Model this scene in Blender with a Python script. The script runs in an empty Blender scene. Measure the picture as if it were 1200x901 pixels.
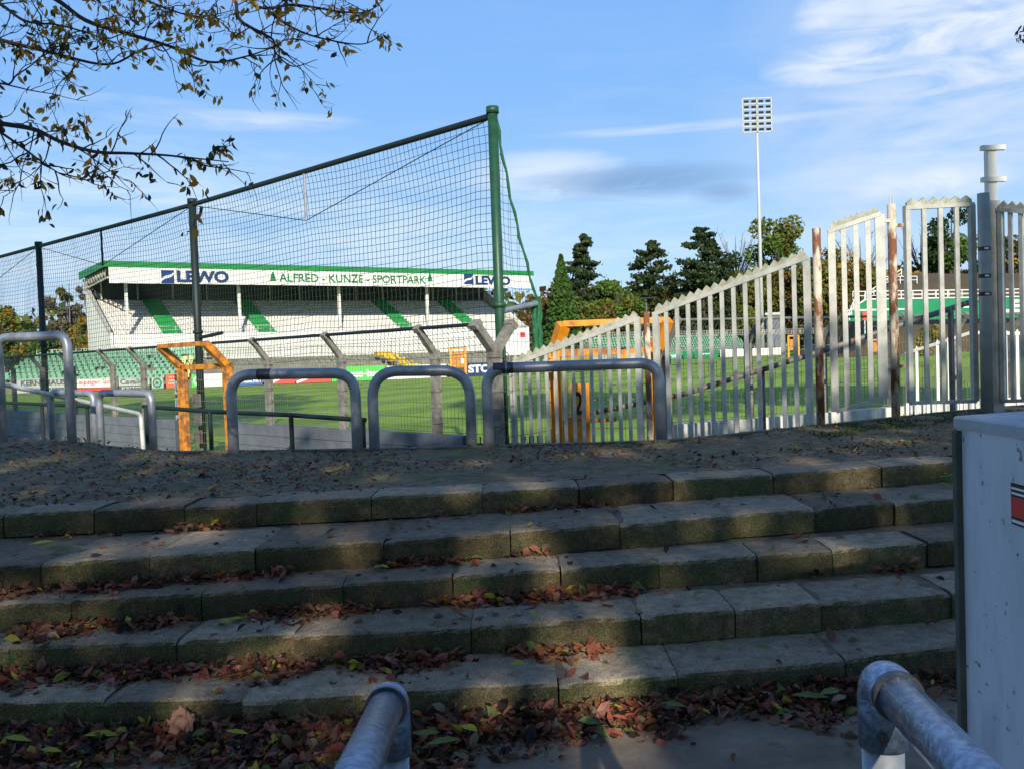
import bpy, bmesh, math, random
from mathutils import Vector, Matrix, noise
random.seed(7)
R = math.radians
scene = bpy.context.scene
COL = scene.collection
# ------------------------------------------------------------------ camera
F = 1080.0; PW, PH = 1200.0, 901.0
CAM = Vector((0, 0, 1.76))
pitch = math.atan(34.5 / F); roll = R(2.0)
fwd = Vector((0, math.cos(pitch), -math.sin(pitch)))
r0 = Vector((1, 0, 0)); u0 = Vector((0, math.sin(pitch), math.cos(pitch)))
cr = r0 * math.cos(roll) - u0 * math.sin(roll)
cu = r0 * math.sin(roll) + u0 * math.cos(roll)
cam_d = bpy.data.cameras.new('camera'); cam = bpy.data.objects.new('camera', cam_d); COL.objects.link(cam)
cam_d.sensor_width = 36; cam_d.sensor_fit = 'HORIZONTAL'; cam_d.lens = 36 * F / PW; cam_d.clip_end = 3000; cam_d.clip_start = 0.05
m = Matrix((cr, cu, -fwd)).transposed().to_4x4(); m.translation = CAM
cam.matrix_world = m
scene.camera = cam

def ray(px, py):
    return fwd + cr * ((px - PW / 2) / F) + cu * ((PH / 2 - py) / F)
def at(px, py, d):
    r = ray(px, py); return CAM + r * (d / r.y)
def atz(px, py, z):
    r = ray(px, py); return CAM + r * ((z - CAM.z) / r.z)
def proj(p):
    v = Vector(p) - CAM; k = v.dot(fwd)
    return PW / 2 + F * v.dot(cr) / k, PH / 2 - F * v.dot(cu) / k
def on_plane(px, py, p0, n):
    r = ray(px, py); return CAM + r * ((p0 - CAM).dot(n) / r.dot(n))
PITCH = -0.30
# ------------------------------------------------------------------ materials
def _nodes(name):
    m = bpy.data.materials.new(name); m.use_nodes = True
    nt = m.node_tree; nt.nodes.clear()
    o = nt.nodes.new('ShaderNodeOutputMaterial'); b = nt.nodes.new('ShaderNodeBsdfPrincipled')
    nt.links.new(b.outputs[0], o.inputs[0]); return m, nt, b
def tex(nt, scale, detail=4, rough=0.6, obj=True, stretch=None, kind='NOISE'):
    tc = nt.nodes.new('ShaderNodeNewGeometry')
    mp = nt.nodes.new('ShaderNodeMapping')
    nt.links.new(tc.outputs['Position'], mp.inputs[0])
    if stretch: mp.inputs['Scale'].default_value = stretch
    if kind == 'NOISE':
        n = nt.nodes.new('ShaderNodeTexNoise'); n.inputs['Scale'].default_value = scale
        n.inputs['Detail'].default_value = detail; n.inputs['Roughness'].default_value = rough
        nt.links.new(mp.outputs[0], n.inputs[0]); return n.outputs[0]
    n = nt.nodes.new('ShaderNodeTexVoronoi'); n.inputs['Scale'].default_value = scale
    nt.links.new(mp.outputs[0], n.inputs[0]); return n.outputs['Distance']
def ramp(nt, src, stops):
    r = nt.nodes.new('ShaderNodeValToRGB'); e = r.color_ramp.elements
    while len(e) < len(stops): e.new(0.5)
    for i, (p, c) in enumerate(stops):
        e[i].position = p; e[i].color = (c[0], c[1], c[2], 1) if not isinstance(c, float) else (c, c, c, 1)
    nt.links.new(src, r.inputs[0]); return r.outputs[0]
def mixc(nt, fac, a, b, mode='MIX'):
    n = nt.nodes.new('ShaderNodeMix'); n.data_type = 'RGBA'; n.blend_type = mode
    for s, v in ((0, fac), (6, a), (7, b)):
        if hasattr(v, 'default_value') or hasattr(v, 'links'): nt.links.new(v, n.inputs[s])
        else: n.inputs[s].default_value = v if s == 0 else (v[0], v[1], v[2], 1)
    return n.outputs[2]
def bump(nt, b, src, strength=0.3, dist=0.02):
    n = nt.nodes.new('ShaderNodeBump'); n.inputs['Strength'].default_value = strength; n.inputs['Distance'].default_value = dist
    nt.links.new(src, n.inputs['Height']); nt.links.new(n.outputs[0], b.inputs['Normal'])
def mat(name, c1, c2=None, scale=8, rough=0.6, metal=0.0, bs=0.15, lo=0.35, hi=0.65, stretch=None, spec=0.5, c3=None, trans=0):
    m, nt, b = _nodes(name)
    if c2 is None: c2 = tuple(x * 0.75 for x in c1)
    n = tex(nt, scale, 6, 0.65, stretch=stretch)
    st = [(lo, c1), (hi, c2)]
    if c3: st.append((min(hi + 0.08, 1.0), c3))
    col = ramp(nt, n, st)
    nt.links.new(col, b.inputs['Base Color'])
    b.inputs['Roughness'].default_value = rough; b.inputs['Metallic'].default_value = metal
    b.inputs['Specular IOR Level'].default_value = spec
    if bs: bump(nt, b, n, bs, 0.01)
    return m
def leafmat(name, c1, c2, rough=0.6):
    m, nt, b = _nodes(name)
    n = tex(nt, 9.0, 2)
    col = ramp(nt, n, [(0.35, c1), (0.65, c2)])
    nt.links.new(col, b.inputs['Base Color']); b.inputs['Roughness'].default_value = rough
    b.inputs['Specular IOR Level'].default_value = 0.25
    tr = nt.nodes.new('ShaderNodeBsdfTranslucent'); nt.links.new(col, tr.inputs[0])
    mx = nt.nodes.new('ShaderNodeMixShader'); mx.inputs[0].default_value = 0.3
    nt.links.new(b.outputs[0], mx.inputs[1]); nt.links.new(tr.outputs[0], mx.inputs[2])
    out = [x for x in nt.nodes if x.type == 'OUTPUT_MATERIAL'][0]; nt.links.new(mx.outputs[0], out.inputs[0])
    return m
M = {}
M['galv'] = mat('galvanised_steel', (.40, .42, .45), (.26, .28, .31), 9, .42, .45, .12)
M['greypost'] = mat('grey_painted_post', (.30, .34, .32), (.24, .27, .26), 5, .55, .05, .1)
M['wet_galv'] = mat('wet_galvanised_steel', (.34, .48, .68), (.18, .27, .42), 60, .25, .8, .6, .40, .58)  # blue in the base colour stands in for reflected sky
M['dark_fit'] = mat('dark_cast_fitting', (.10, .11, .13), (.05, .055, .065), 30, .4, .7, .3)
M['bar'] = mat('pale_painted_bar', (.54, .53, .47), (.38, .38, .34), 6, .5, .1, .1, c3=(.30, .24, .17), lo=.4, hi=.66)
M['bar_top'] = mat('lichen_painted_strip', (.48, .47, .39), (.25, .26, .16), 9, .7, 0, .2)
M['rust'] = mat('rusty_white_post', (.62, .54, .42), (.20, .08, .035), 7, .8, .1, .4, .46, .56, stretch=(1, 1, .35))
M['rustpipe'] = mat('rust_spotted_pipe', (.20, .19, .17), (.13, .05, .03), 5, .6, .3, .3, .5, .6)
M['darkpost'] = mat('weathered_concrete_post', (.27, .26, .22), (.13, .12, .10), 9, .85, 0, .3)
M['wire'] = mat('grey_wire', (.24, .25, .22), (.16, .16, .14), 4, .55, .4, 0)
M['green_paint'] = mat('green_painted_steel', (.022, .095, .045), (.015, .06, .032), 6, .45, .1, .1)
M['dark_green'] = mat('dark_green_steel', (.008, .024, .020), (.014, .016, .016), 6, .55, .1, .1)
M['net'] = mat('dark_net_cord', (.020, .045, .035), (.014, .03, .026), 4, .8, 0, 0)
M['net_green'] = mat('green_net_rope', (.02, .16, .06), (.012, .09, .035), 14, .8, 0, .3)
M['orange'] = mat('orange_paint', (.86, .33, .015), (.70, .22, .01), 5, .5, 0, .1, c3=(.28, .09, .02), lo=.4, hi=.63)
M['orange_rust'] = mat('orange_rusting_paint', (.72, .26, .02), (.25, .10, .03), 6, .65, 0, .25, .42, .6)
M['white'] = mat('white_paint', (.82, .80, .74), (.72, .70, .62), 1.2, .6, 0, .05)
M['cream'] = mat('cream_wall', (.82, .80, .74), (.70, .68, .60), .35, .8, 0, .05)
M['white_wall'] = mat('whitewashed_concrete', (.74, .73, .66), (.48, .47, .40), 3, .85, 0, .15)
M['block_wall'] = mat('grey_block_wall', (.17, .185, .21), (.11, .12, .14), 2.5, .85, 0, .25)
M['joint'] = mat('mortar_joint', (.09, .09, .10), None, 9, .9)
M['handrail'] = mat('white_handrail', (.72, .72, .68), (.5, .5, .46), 5, .5, 0, .1)
M['roofgreen'] = mat('green_roof_edge', (.015, .23, .05), (.012, .19, .045), .5, .5, 0, 0)
M['carpet'] = mat('green_aisle', (.012, .27, .06), (.010, .22, .05), .8, .8, 0, .1)
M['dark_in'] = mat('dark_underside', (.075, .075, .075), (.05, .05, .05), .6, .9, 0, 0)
M['steel_pale'] = mat('pale_steel', (.55, .53, .47), (.42, .40, .35), 1.5, .6, .1, 0)
M['seatwhite'] = mat('pale_seat_row', (.84, .82, .76), (.76, .73, .66), .9, .7, 0, .1)
M['rowbase'] = mat('seat_row_base', (.42, .40, .34), (.34, .32, .27), .9, .8, 0, .1)
M['seatgreen'] = mat('green_plastic_seat', (.22, .46, .28), (.15, .36, .21), 2, .45, 0, 0)
M['seatyellow'] = mat('yellow_plastic_seat', (.72, .50, .02), (.58, .38, .02), 2, .45, 0, 0)
M['terrace'] = mat('weathered_terrace', (.24, .23, .16), (.13, .13, .09), .8, .9, 0, .2)
M['navy'] = mat('navy_lettering', (.01, .04, .16), (.01, .035, .13), 3, .5, 0, 0)
M['txtgreen'] = mat('green_lettering', (.02, .22, .07), (.02, .18, .06), 3, .5, 0, 0)
M['white_l'] = mat('white_lettering', (.85, .85, .85), (.8, .8, .8), 3, .5, 0, 0)
M['black_l'] = mat('black_lettering', (.02, .02, .02), None, 3, .5, 0, 0)
M['grey_l'] = mat('grey_lettering', (.12, .13, .12), None, 3, .5, 0, 0)
M['red'] = mat('red_board', (.72, .05, .03), (.6, .04, .03), 2, .5, 0, 0)
M['redorange'] = mat('red_orange_board', (.85, .12, .03), (.75, .09, .03), 2, .5, 0, 0)
M['blue'] = mat('blue_board', (.03, .10, .40), None, 2, .5, 0, 0)
M['bgreen'] = mat('bright_green_board', (.06, .52, .05), (.05, .45, .05), 2, .5, 0, 0)
M['teal'] = mat('teal_board', (.08, .38, .22), None, 2, .5, 0, 0)
M['deepgreen'] = mat('deep_green_board', (.01, .24, .10), (.01, .20, .08), 1, .5, 0, 0)
M['yellow'] = mat('yellow_board', (.85, .55, .02), None, 2, .5, 0, 0)
M['greyboard'] = mat('grey_board', (.50, .52, .48), (.42, .44, .40), 2, .6, 0, 0)
M['whiteboard'] = mat('white_board', (.78, .76, .70), (.70, .68, .62), 2, .6, 0, 0)
M['skin_box'] = None
M['bark'] = mat('tree_bark', (.10, .075, .055), (.05, .04, .03), 12, .9, 0, .5)
M['twig'] = mat('dark_twig', (.045, .03, .03), (.025, .018, .02), 20, .8, 0, .1)
M['greybark'] = mat('grey_bark', (.22, .18, .15), (.14, .115, .10), 3, .9, 0, .1)
LF = {}
LF['pine'] = leafmat('pine_needles', (.018, .042, .014), (.035, .06, .02))
LF['pine2'] = leafmat('pale_pine_needles', (.05, .075, .02), (.08, .10, .03))  # paler needle tone, mixed at random through the pine crowns
LF['spruce'] = leafmat('spruce_needles', (.045, .11, .022), (.075, .15, .03))
LF['green'] = leafmat('green_foliage', (.07, .14, .022), (.12, .20, .035))
LF['olive'] = leafmat('olive_foliage', (.12, .14, .025), (.21, .20, .035))
LF['yellow'] = leafmat('yellow_foliage', (.28, .20, .03), (.40, .26, .03))
LF['rust'] = leafmat('rust_foliage', (.11, .06, .02), (.20, .10, .03))
LF['dark'] = leafmat('dark_foliage', (.02, .045, .012), (.035, .065, .016))
LF['greyb'] = leafmat('grey_brown_foliage', (.15, .13, .09), (.22, .18, .11))
# ------------------------------------------------------------------ mesh helpers
class MB:
    def __init__(s): s.v = []; s.f = []; s.mi = []
    def face(s, pts, mi=0):
        n = len(s.v); s.v += [tuple(p) for p in pts]; s.f.append(tuple(range(n, n + len(pts)))); s.mi.append(mi)
    def hexa(s, p, mi=0):  # 4 bottom + 4 top
        n = len(s.v); s.v += [tuple(q) for q in p]
        for f in ((0, 3, 2, 1), (4, 5, 6, 7), (0, 1, 5, 4), (1, 2, 6, 5), (2, 3, 7, 6), (3, 0, 4, 7)):
            s.f.append(tuple(n + i for i in f)); s.mi.append(mi)
    def box(s, c, size, ax=Vector((1, 0, 0)), up=Vector((0, 0, 1)), mi=0):
        c = Vector(c); ax = Vector(ax).normalized(); ay = Vector(up).cross(ax).normalized(); az = ax.cross(ay)
        a = ax * size[0] / 2; b = ay * size[1] / 2; d = az * size[2] / 2
        s.hexa([c - a - b - d, c + a - b - d, c + a + b - d, c - a + b - d, c - a - b + d, c + a - b + d, c + a + b + d, c - a + b + d], mi)
    def bar(s, p0, p1, w, h, up=Vector((0, 0, 1)), mi=0):
        p0 = Vector(p0); p1 = Vector(p1); d = p1 - p0
        if abs(d.normalized().dot(Vector(up).normalized())) > .98: up = Vector((0, 1, 0))
        s.box((p0 + p1) / 2, (d.length, w, h), d, up, mi)
    def tube(s, pts, r, n=10, mi=0, cap=True):
        pts = [Vector(p) for p in pts]; k = len(pts)
        rs = r if isinstance(r, (list, tuple)) else [r] * k
        t0 = (pts[1] - pts[0]).normalized()
        ref = Vector((0, 0, 1)) if abs(t0.z) < .9 else Vector((0, 1, 0))
        a = t0.cross(ref).normalized(); base = len(s.v)
        for i in range(k):
            t = (pts[min(i + 1, k - 1)] - pts[max(i - 1, 0)])
            if t.length < 1e-9: t = t0
            t.normalize(); a = (a - t * a.dot(t))
            if a.length < 1e-6: a = t.orthogonal()
            a.normalize(); b = t.cross(a)
            for j in range(n):
                an = 2 * math.pi * j / n
                s.v.append(tuple(pts[i] + (a * math.cos(an) + b * math.sin(an)) * rs[i]))
        for i in range(k - 1):
            for j in range(n):
                s.f.append((base + i * n + j, base + i * n + (j + 1) % n, base + (i + 1) * n + (j + 1) % n, base + (i + 1) * n + j)); s.mi.append(mi)
        if cap:
            s.f.append(tuple(base + j for j in range(n))[::-1]); s.mi.append(mi)
            s.f.append(tuple(base + (k - 1) * n + j for j in range(n))); s.mi.append(mi)
    def build(s, name, mats, parent=None, loc=None, smooth=False):
        if not isinstance(mats, (list, tuple)): mats = [mats]
        o3 = Vector((0, 0, 0)); p = parent
        if parent is not None:
            while p.parent: p = p.parent
            o3 = Vector(p['_o']) if '_o' in p else p.location.copy()
        elif loc is not None: o3 = Vector(loc)
        elif s.v:
            n = len(s.v)
            o3 = Vector((sum(v[0] for v in s.v) / n, sum(v[1] for v in s.v) / n, min(v[2] for v in s.v)))
        me = bpy.data.meshes.new(name)
        me.from_pydata([(v[0] - o3.x, v[1] - o3.y, v[2] - o3.z) for v in s.v], [], s.f)
        for mm in mats: me.materials.append(mm)
        me.polygons.foreach_set('material_index', s.mi)
        if smooth: me.polygons.foreach_set('use_smooth', [True] * len(s.f))
        me.update()
        o = bpy.data.objects.new(name, me); COL.objects.link(o)
        if parent is not None: o.parent = parent
        else: o.location = o3
        return o
def tag(o, label, cat, group=None, kind=None):
    o['label'] = label; o['category'] = cat
    if group: o['group'] = group
    if kind: o['kind'] = kind
    return o
def struct(o): o['kind'] = 'structure'; return o
def thing(name, label, cat, loc, group=None):
    o = bpy.data.objects.new(name, None); COL.objects.link(o); o.location = Vector(loc); o.empty_display_size = .2
    return tag(o, label, cat, group)
def fillet(pts, r, n=6):
    pts = [Vector(p) for p in pts]; out = [pts[0]]
    for i in range(1, len(pts) - 1):
        a = pts[i - 1] - pts[i]; b = pts[i + 1] - pts[i]
        rr = min(r, a.length * .49, b.length * .49); a.normalize(); b.normalize()
        p0 = pts[i] + a * rr; p1 = pts[i] + b * rr
        for k in range(n + 1):
            t = k / n; out.append(p0 * (1 - t) ** 2 + pts[i] * 2 * t * (1 - t) + p1 * t * t)
    out.append(pts[-1]); return out
def spline(pts, n):
    pts = [Vector(p) for p in pts]; out = []
    P = [pts[0] * 2 - pts[1]] + pts + [pts[-1] * 2 - pts[-2]]
    for i in range(1, len(P) - 2):
        for k in range(n):
            t = k / n; a, b, c, d = P[i - 1], P[i], P[i + 1], P[i + 2]
            out.append(.5 * ((2 * b) + (c - a) * t + (2 * a - 5 * b + 4 * c - d) * t * t + (3 * b - a - 3 * c + d) * t ** 3))
    out.append(pts[-1]); return out
def text_mesh(name, body, p, right, up, height, width, material, parent, bold=0.0, depth=.01):
    cu_ = bpy.data.curves.new('t', 'FONT'); cu_.body = body; cu_.size = 1; cu_.extrude = 0; cu_.offset = bold
    cu_.resolution_u = 3
    to = bpy.data.objects.new('t', cu_); COL.objects.link(to)
    dg = bpy.context.evaluated_depsgraph_get(); me0 = bpy.data.meshes.new_from_object(to.evaluated_get(dg))
    bpy.data.objects.remove(to)
    xs = [v.co.x for v in me0.vertices]; ys = [v.co.y for v in me0.vertices]
    x0, x1, y0, y1 = min(xs), max(xs), min(ys), max(ys)
    right = Vector(right).normalized(); up = Vector(up).normalized(); nrm = right.cross(up)
    mb = MB()
    def T(v): return Vector(p) + right * ((v.x - x0) / (x1 - x0) * width) + up * ((v.y - y0) / (y1 - y0) * height)
    front = [T(v.co) + nrm * depth for v in me0.vertices]
    mb.v = [tuple(q) for q in front]
    for f in me0.polygons: mb.f.append(tuple(f.vertices)); mb.mi.append(0)
    bpy.data.meshes.remove(me0)
    return mb.build(name, material, parent)
# ------------------------------------------------------------------ world, sun
SUN_EL = R(23); SUN_AZ = Vector((0.12, -1, 0)).normalized()
w = bpy.data.worlds.new('World'); scene.world = w; w.use_nodes = True
nt = w.node_tree; nt.nodes.clear()
out = nt.nodes.new('ShaderNodeOutputWorld'); bg = nt.nodes.new('ShaderNodeBackground'); nt.links.new(bg.outputs[0], out.inputs[0])
sky = nt.nodes.new('ShaderNodeTexSky'); sky.sky_type = 'NISHITA'; sky.sun_disc = False
sky.sun_elevation = SUN_EL; sky.sun_rotation = math.atan2(SUN_AZ.x, SUN_AZ.y); sky.air_density = 1.0; sky.dust_density = .25; sky.ozone_density = 1.8
bg.inputs[1].default_value = 0.115
tc = nt.nodes.new('ShaderNodeTexCoord'); GEN = tc.outputs['Generated']
def dirmap(scale_v):
    mp = nt.nodes.new('ShaderNodeMapping'); mp.inputs['Scale'].default_value = scale_v; nt.links.new(GEN, mp.inputs[0]); return mp.outputs[0]
def wnoise(scale_v, sc, det=6, dist=0.0):
    n = nt.nodes.new('ShaderNodeTexNoise'); n.inputs['Scale'].default_value = sc; n.inputs['Detail'].default_value = det; n.inputs['Roughness'].default_value = .6
    n.inputs['Distortion'].default_value = dist
    nt.links.new(dirmap(scale_v), n.inputs[0]); return n.outputs[0]
def wmath(op, a, b=None, clamp=False):
    n = nt.nodes.new('ShaderNodeMath'); n.operation = op; n.use_clamp = clamp
    for i, v in enumerate((a, b)):
        if v is None: continue
        if isinstance(v, (int, float)): n.inputs[i].default_value = v
        else: nt.links.new(v, n.inputs[i])
    return n.outputs[0]
def blob(px, py, rx, ry):      # soft patch of sky around a direction; rx, ry in radians
    d = ray(px, py).normalized(); az = math.atan2(d.x, d.y); el = math.asin(d.z)
    sp = nt.nodes.new('ShaderNodeSeparateXYZ'); nt.links.new(GEN, sp.inputs[0])
    a = wmath('ARCTAN2', sp.outputs[0], sp.outputs[1]); e = wmath('ARCSINE', sp.outputs[2])
    dx = wmath('DIVIDE', wmath('SUBTRACT', a, az), rx); dy = wmath('DIVIDE', wmath('SUBTRACT', e, el), ry)
    q = wmath('ADD', wmath('MULTIPLY', dx, dx), wmath('MULTIPLY', dy, dy))
    return wmath('SUBTRACT', 1.0, q, True)
def cloud(mask, noise_, lo, hi, k):
    r = nt.nodes.new('ShaderNodeMapRange'); r.inputs['From Min'].default_value = lo; r.inputs['From Max'].default_value = hi
    nt.links.new(noise_, r.inputs[0]); r.clamp = True
    return wmath('MULTIPLY', wmath('MULTIPLY', mask, r.outputs[0]), k, True)
col = sky.outputs[0]
# slightly deeper, clearer blue of the photograph
col = mixc(nt, 1.0, col, (0.92, 0.98, 1.12), 'MULTIPLY')
WH = (4.2, 4.5, 4.9)
spw = nt.nodes.new('ShaderNodeSeparateXYZ'); nt.links.new(GEN, spw.inputs[0])
grad = ramp(nt, spw.outputs[2], [(0.0, (2.15, 3.15, 4.25)), (.12, (1.7, 2.8, 4.25)), (.28, (1.0, 2.2, 4.25)), (.5, (.62, 1.6, 3.8))])
hzr = nt.nodes.new('ShaderNodeMapRange'); hzr.inputs['From Min'].default_value = .25; hzr.inputs['From Max'].default_value = .8; hzr.inputs['To Min'].default_value = .85; hzr.inputs['To Max'].default_value = .0; nt.links.new(spw.outputs[2], hzr.inputs[0])
col = mixc(nt, hzr.outputs[0], col, grad)
n1 = wnoise((1, 1, 2.6), 5.5, 8, .6); n2 = wnoise((1, 1, 7), 6, 7, .5); n3 = wnoise((1, 1, 3.5), 11, 7, .8)
f_all = cloud(blob(560, 400, 1.6, .42), n2, .5, .95, .22)
col = mixc(nt, f_all, col, WH)
f = cloud(blob(1180, 90, .30, .22), n1, .34, .62, .85); col = mixc(nt, f, col, (3.0, 3.6, 4.7))
f = cloud(blob(1160, 25, .20, .09), n3, .34, .62, .9); col = mixc(nt, f, col, WH)
f = cloud(blob(975, 76, .075, .022), n3, .3, .6, .8); col = mixc(nt, f, col, WH)
f = cloud(blob(970, 18, .035, .025), n3, .35, .6, .6); col = mixc(nt, f, col, WH)
f = cloud(blob(1110, 175, .16, .05), n2, .35, .6, .7); col = mixc(nt, f, col, (3.2, 3.9, 5.0))
f = cloud(blob(1090, 215, .08, .02), n3, .3, .6, .8); col = mixc(nt, f, col, WH)
f = cloud(blob(640, 205, .10, .03), n2, .3, .6, .7); col = mixc(nt, f, col, (4.1, 4.5, 5.2))
f = cloud(blob(745, 212, .14, .022), n3, .30, .5, .95); col = mixc(nt, f, col, (1.25, 2.1, 3.5))
f = cloud(blob(850, 226, .04, .012), n3, .3, .5, .8); col = mixc(nt, f, col, (1.25, 2.1, 3.5))
f = cloud(blob(280, 142, .14, .012), n2, .3, .55, .55); col = mixc(nt, f, col, WH)
f = cloud(blob(130, 118, .10, .008), n2, .35, .55, .35); col = mixc(nt, f, col, WH)
f = cloud(blob(150, 290, .5, .13), n2, .30, .62, .6); col = mixc(nt, f, col, (3.9, 4.6, 5.3))
f = cloud(blob(700, 300, .45, .10), n2, .38, .68, .4); col = mixc(nt, f, col, (3.7, 4.4, 5.2))
f = cloud(blob(820, 148, .2, .006), n2, .35, .55, .4); col = mixc(nt, f, col, WH)
nt.links.new(col, bg.inputs[0])
sd = bpy.data.lights.new('sun', 'SUN'); sd.energy = 3.15; sd.angle = R(.53); sd.color = (1.0, .93, .80)
so = bpy.data.objects.new('sun', sd); COL.objects.link(so)
sdir = SUN_AZ * math.cos(SUN_EL) + Vector((0, 0, math.sin(SUN_EL)))
so.rotation_euler = (-sdir).to_track_quat('-Z', 'Y').to_euler(); so.location = (5, -20, 20)
vs = scene.view_settings; vs.view_transform = 'Standard'; vs.look = 'None'; vs.exposure = 0.86; vs.gamma = 1
# ------------------------------------------------------------------ ground and steps
# step edges measured along three sight lines, quadratic in X
def quad3(pts):
    (a, ya), (b, yb), (c, yc) = pts
    def f(x):
        x = max(min(x, 7), -7)
        return ya * (x - b) * (x - c) / ((a - b) * (a - c)) + yb * (x - a) * (x - c) / ((b - a) * (b - c)) + yc * (x - a) * (x - b) / ((c - a) * (c - b))
    return f
STEPS = [(0.16, [(0, 825), (600, 803), (1110, 757)]), (0.32, [(0, 757), (600, 731), (1110, 694)]),
         (0.48, [(0, 707), (600, 669), (1110, 633)]), (0.64, [(0, 662), (600, 622), (1110, 583)]),
         (0.80, [(0, 602), (600, 573), (1110, 541)])]
EDGE = []
for z, ps in STEPS:
    q = [atz(x, y, z) for x, y in ps]; EDGE.append((z, quad3([(v.x, v.y) for v in q])))
XR = 3.05   # the steps stop at the pale box on the right
def sm(x): return 0
conc, cnt, cb = _nodes('step_concrete')
n_a = tex(cnt, 3.2, 8, .7); n_b = tex(cnt, 120, 3, .6); n_c = tex(cnt, 12, 6, .7)
top = ramp(cnt, n_c, [(.3, (.23, .175, .11)), (.5, (.39, .305, .20)), (.72, (.56, .46, .33))])
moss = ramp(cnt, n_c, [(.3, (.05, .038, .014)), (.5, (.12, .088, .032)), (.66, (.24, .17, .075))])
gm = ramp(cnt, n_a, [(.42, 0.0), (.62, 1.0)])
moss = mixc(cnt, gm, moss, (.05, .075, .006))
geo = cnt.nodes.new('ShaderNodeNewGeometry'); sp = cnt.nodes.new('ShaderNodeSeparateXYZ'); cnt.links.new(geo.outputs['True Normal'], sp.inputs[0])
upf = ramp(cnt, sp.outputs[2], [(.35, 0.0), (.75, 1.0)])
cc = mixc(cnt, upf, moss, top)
cc = mixc(cnt, ramp(cnt, n_a, [(.55, 0.0), (.75, .55)]), cc, (.045, .055, .022))
spk = ramp(cnt, tex(cnt, 75, 0, kind='VORONOI'), [(.16, 1.0), (.24, 0.0)])
spm = cnt.nodes.new('ShaderNodeMath'); spm.operation = 'MULTIPLY'; cnt.links.new(spk, spm.inputs[0]); cnt.links.new(ramp(cnt, tex(cnt, 25, 2), [(.52, 0.0), (.62, .75)]), spm.inputs[1])
cc = mixc(cnt, spm.outputs[0], cc, (.42, .41, .38))
cnt.links.new(cc, cb.inputs['Base Color']); cb.inputs['Roughness'].default_value = .9
addn = cnt.nodes.new('ShaderNodeMath'); addn.operation = 'ADD'; cnt.links.new(n_b, addn.inputs[0]); cnt.links.new(n_c, addn.inputs[1])
cc2 = mixc(cnt, ramp(cnt, n_b, [(.45, 0.0), (.8, .35)]), cc, (.40, .34, .25), 'MIX'); cc3 = mixc(cnt, ramp(cnt, n_b, [(.35, .6), (.52, 0.0)]), cc2, (.03, .025, .018)); at_ = cnt.nodes.new('ShaderNodeAttribute'); at_.attribute_name = 'tone'; rvar = ramp(cnt, at_.outputs['Fac'], [(0.0, (.62, .58, .52)), (.5, (.95, .95, .93)), (1.0, (1.3, 1.27, 1.2))]); cc3 = mixc(cnt, 1.0, cc3, rvar, 'MULTIPLY'); cnt.links.new(cc3, cb.inputs['Base Color'])
bump(cnt, cb, addn.outputs[0], .9, .02)

def step_row(i, z, edge, depth):
    tones = []; mb = MB(); x = -4.6 + [0.1, .35, .0, .22, .47][i]
    zt0 = z; rng = random.Random(50 + i)
    while x < XR + .5:
        L = rng.choice([.5, .62, .7, .78, .9]) * rng.uniform(.96, 1.04); x1 = min(x + L, XR + .6)
        dz = rng.uniform(-.006, .006); dy = rng.uniform(-.010, .010); tilt = rng.uniform(-.005, .005); tw = rng.uniform(-.012, .012)
        nn = 26; prof = [(0.004, -.165), (0, -.12), (0.0, -.06), (0.002, -.028), (.010, -.010), (.024, -.001), (.05, .001), (.12, .0), (.22, .0), (.32, -.001), (depth - .02, -.002), (depth, -.03)]
        base = len(mb.v); tone = rng.random(); chL = rng.choice([0, 0, 0, .007, .014]); chR = rng.choice([0, 0, 0, .007, .012])
        for k in range(nn + 1):
            tones += [tone] * len(prof)
            t = k / nn; xx = x + .001 + (x1 - x - .002) * t
            e = edge(xx)
            endr = max(0, 1 - min(t, 1 - t) * nn / 1.3) * .006 + max(0, 1 - t * nn / 3) * chL + max(0, 1 - (1 - t) * nn / 3) * chR
            for (py_, pz) in prof:
                nv = noise.noise(Vector((xx * 6, py_ * 6 + i * 9, pz * 9))) * .009 + noise.noise(Vector((xx * 22, py_ * 22 + i * 9, pz * 22))) * .006 + max(0, noise.noise(Vector((xx * 9, i * 5, 7))) - .2) * (.028 if -.05 < pz < -.005 else 0)
                mb.v.append((xx, e + py_ + dy + tw * (t - .5) * 2 + endr * (1 if py_ < .1 else 0) - nv * (1 if py_ < .02 else .2), z + pz + dz + tilt * (t - .5) * 2 - endr * (1 if pz > -.02 else 0) + nv * (1 if pz > -.03 else 0)))
        P = len(prof)
        for k in range(nn):
            for j in range(P - 1):
                mb.f.append((base + k * P + j, base + (k + 1) * P + j, base + (k + 1) * P + j + 1, base + k * P + j + 1)); mb.mi.append(0)
        for k in (0, nn):
            mb.f.append(tuple(base + k * P + j for j in range(P))); mb.mi.append(0)
        x = x1 + rng.choice([.001, .003, .007])
    o = mb.build('steps', conc, None, loc=(0, edge(0), z - .16), smooth=False)
    at = o.data.attributes.new('tone', 'FLOAT', 'POINT'); at.data.foreach_set('value', tones)
    return struct(o)
for i, (z, e) in enumerate(EDGE):
    if i < 4: dep = max(.30, min(EDGE[i + 1][1](x) - e(x) for x in (-2, 0, 2)) + .10)
    else: dep = .42
    step_row(i, z, e, dep)
# fill under the treads so no gap shows
mb = MB()
for i, (z, e) in enumerate(EDGE[:4]):
    e2 = EDGE[i + 1][1]; xs = [-5 + k * .25 for k in range(35)]
    for a, b in zip(xs, xs[1:]):
        if b > XR + .6: break
        mb.face([(a, e(a) + .1, z - .012), (b, e(b) + .1, z - .012), (b, e2(b) + .15, z - .012), (a, e2(a) + .15, z - .012)])
struct(mb.build('step_bed', conc))
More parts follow.
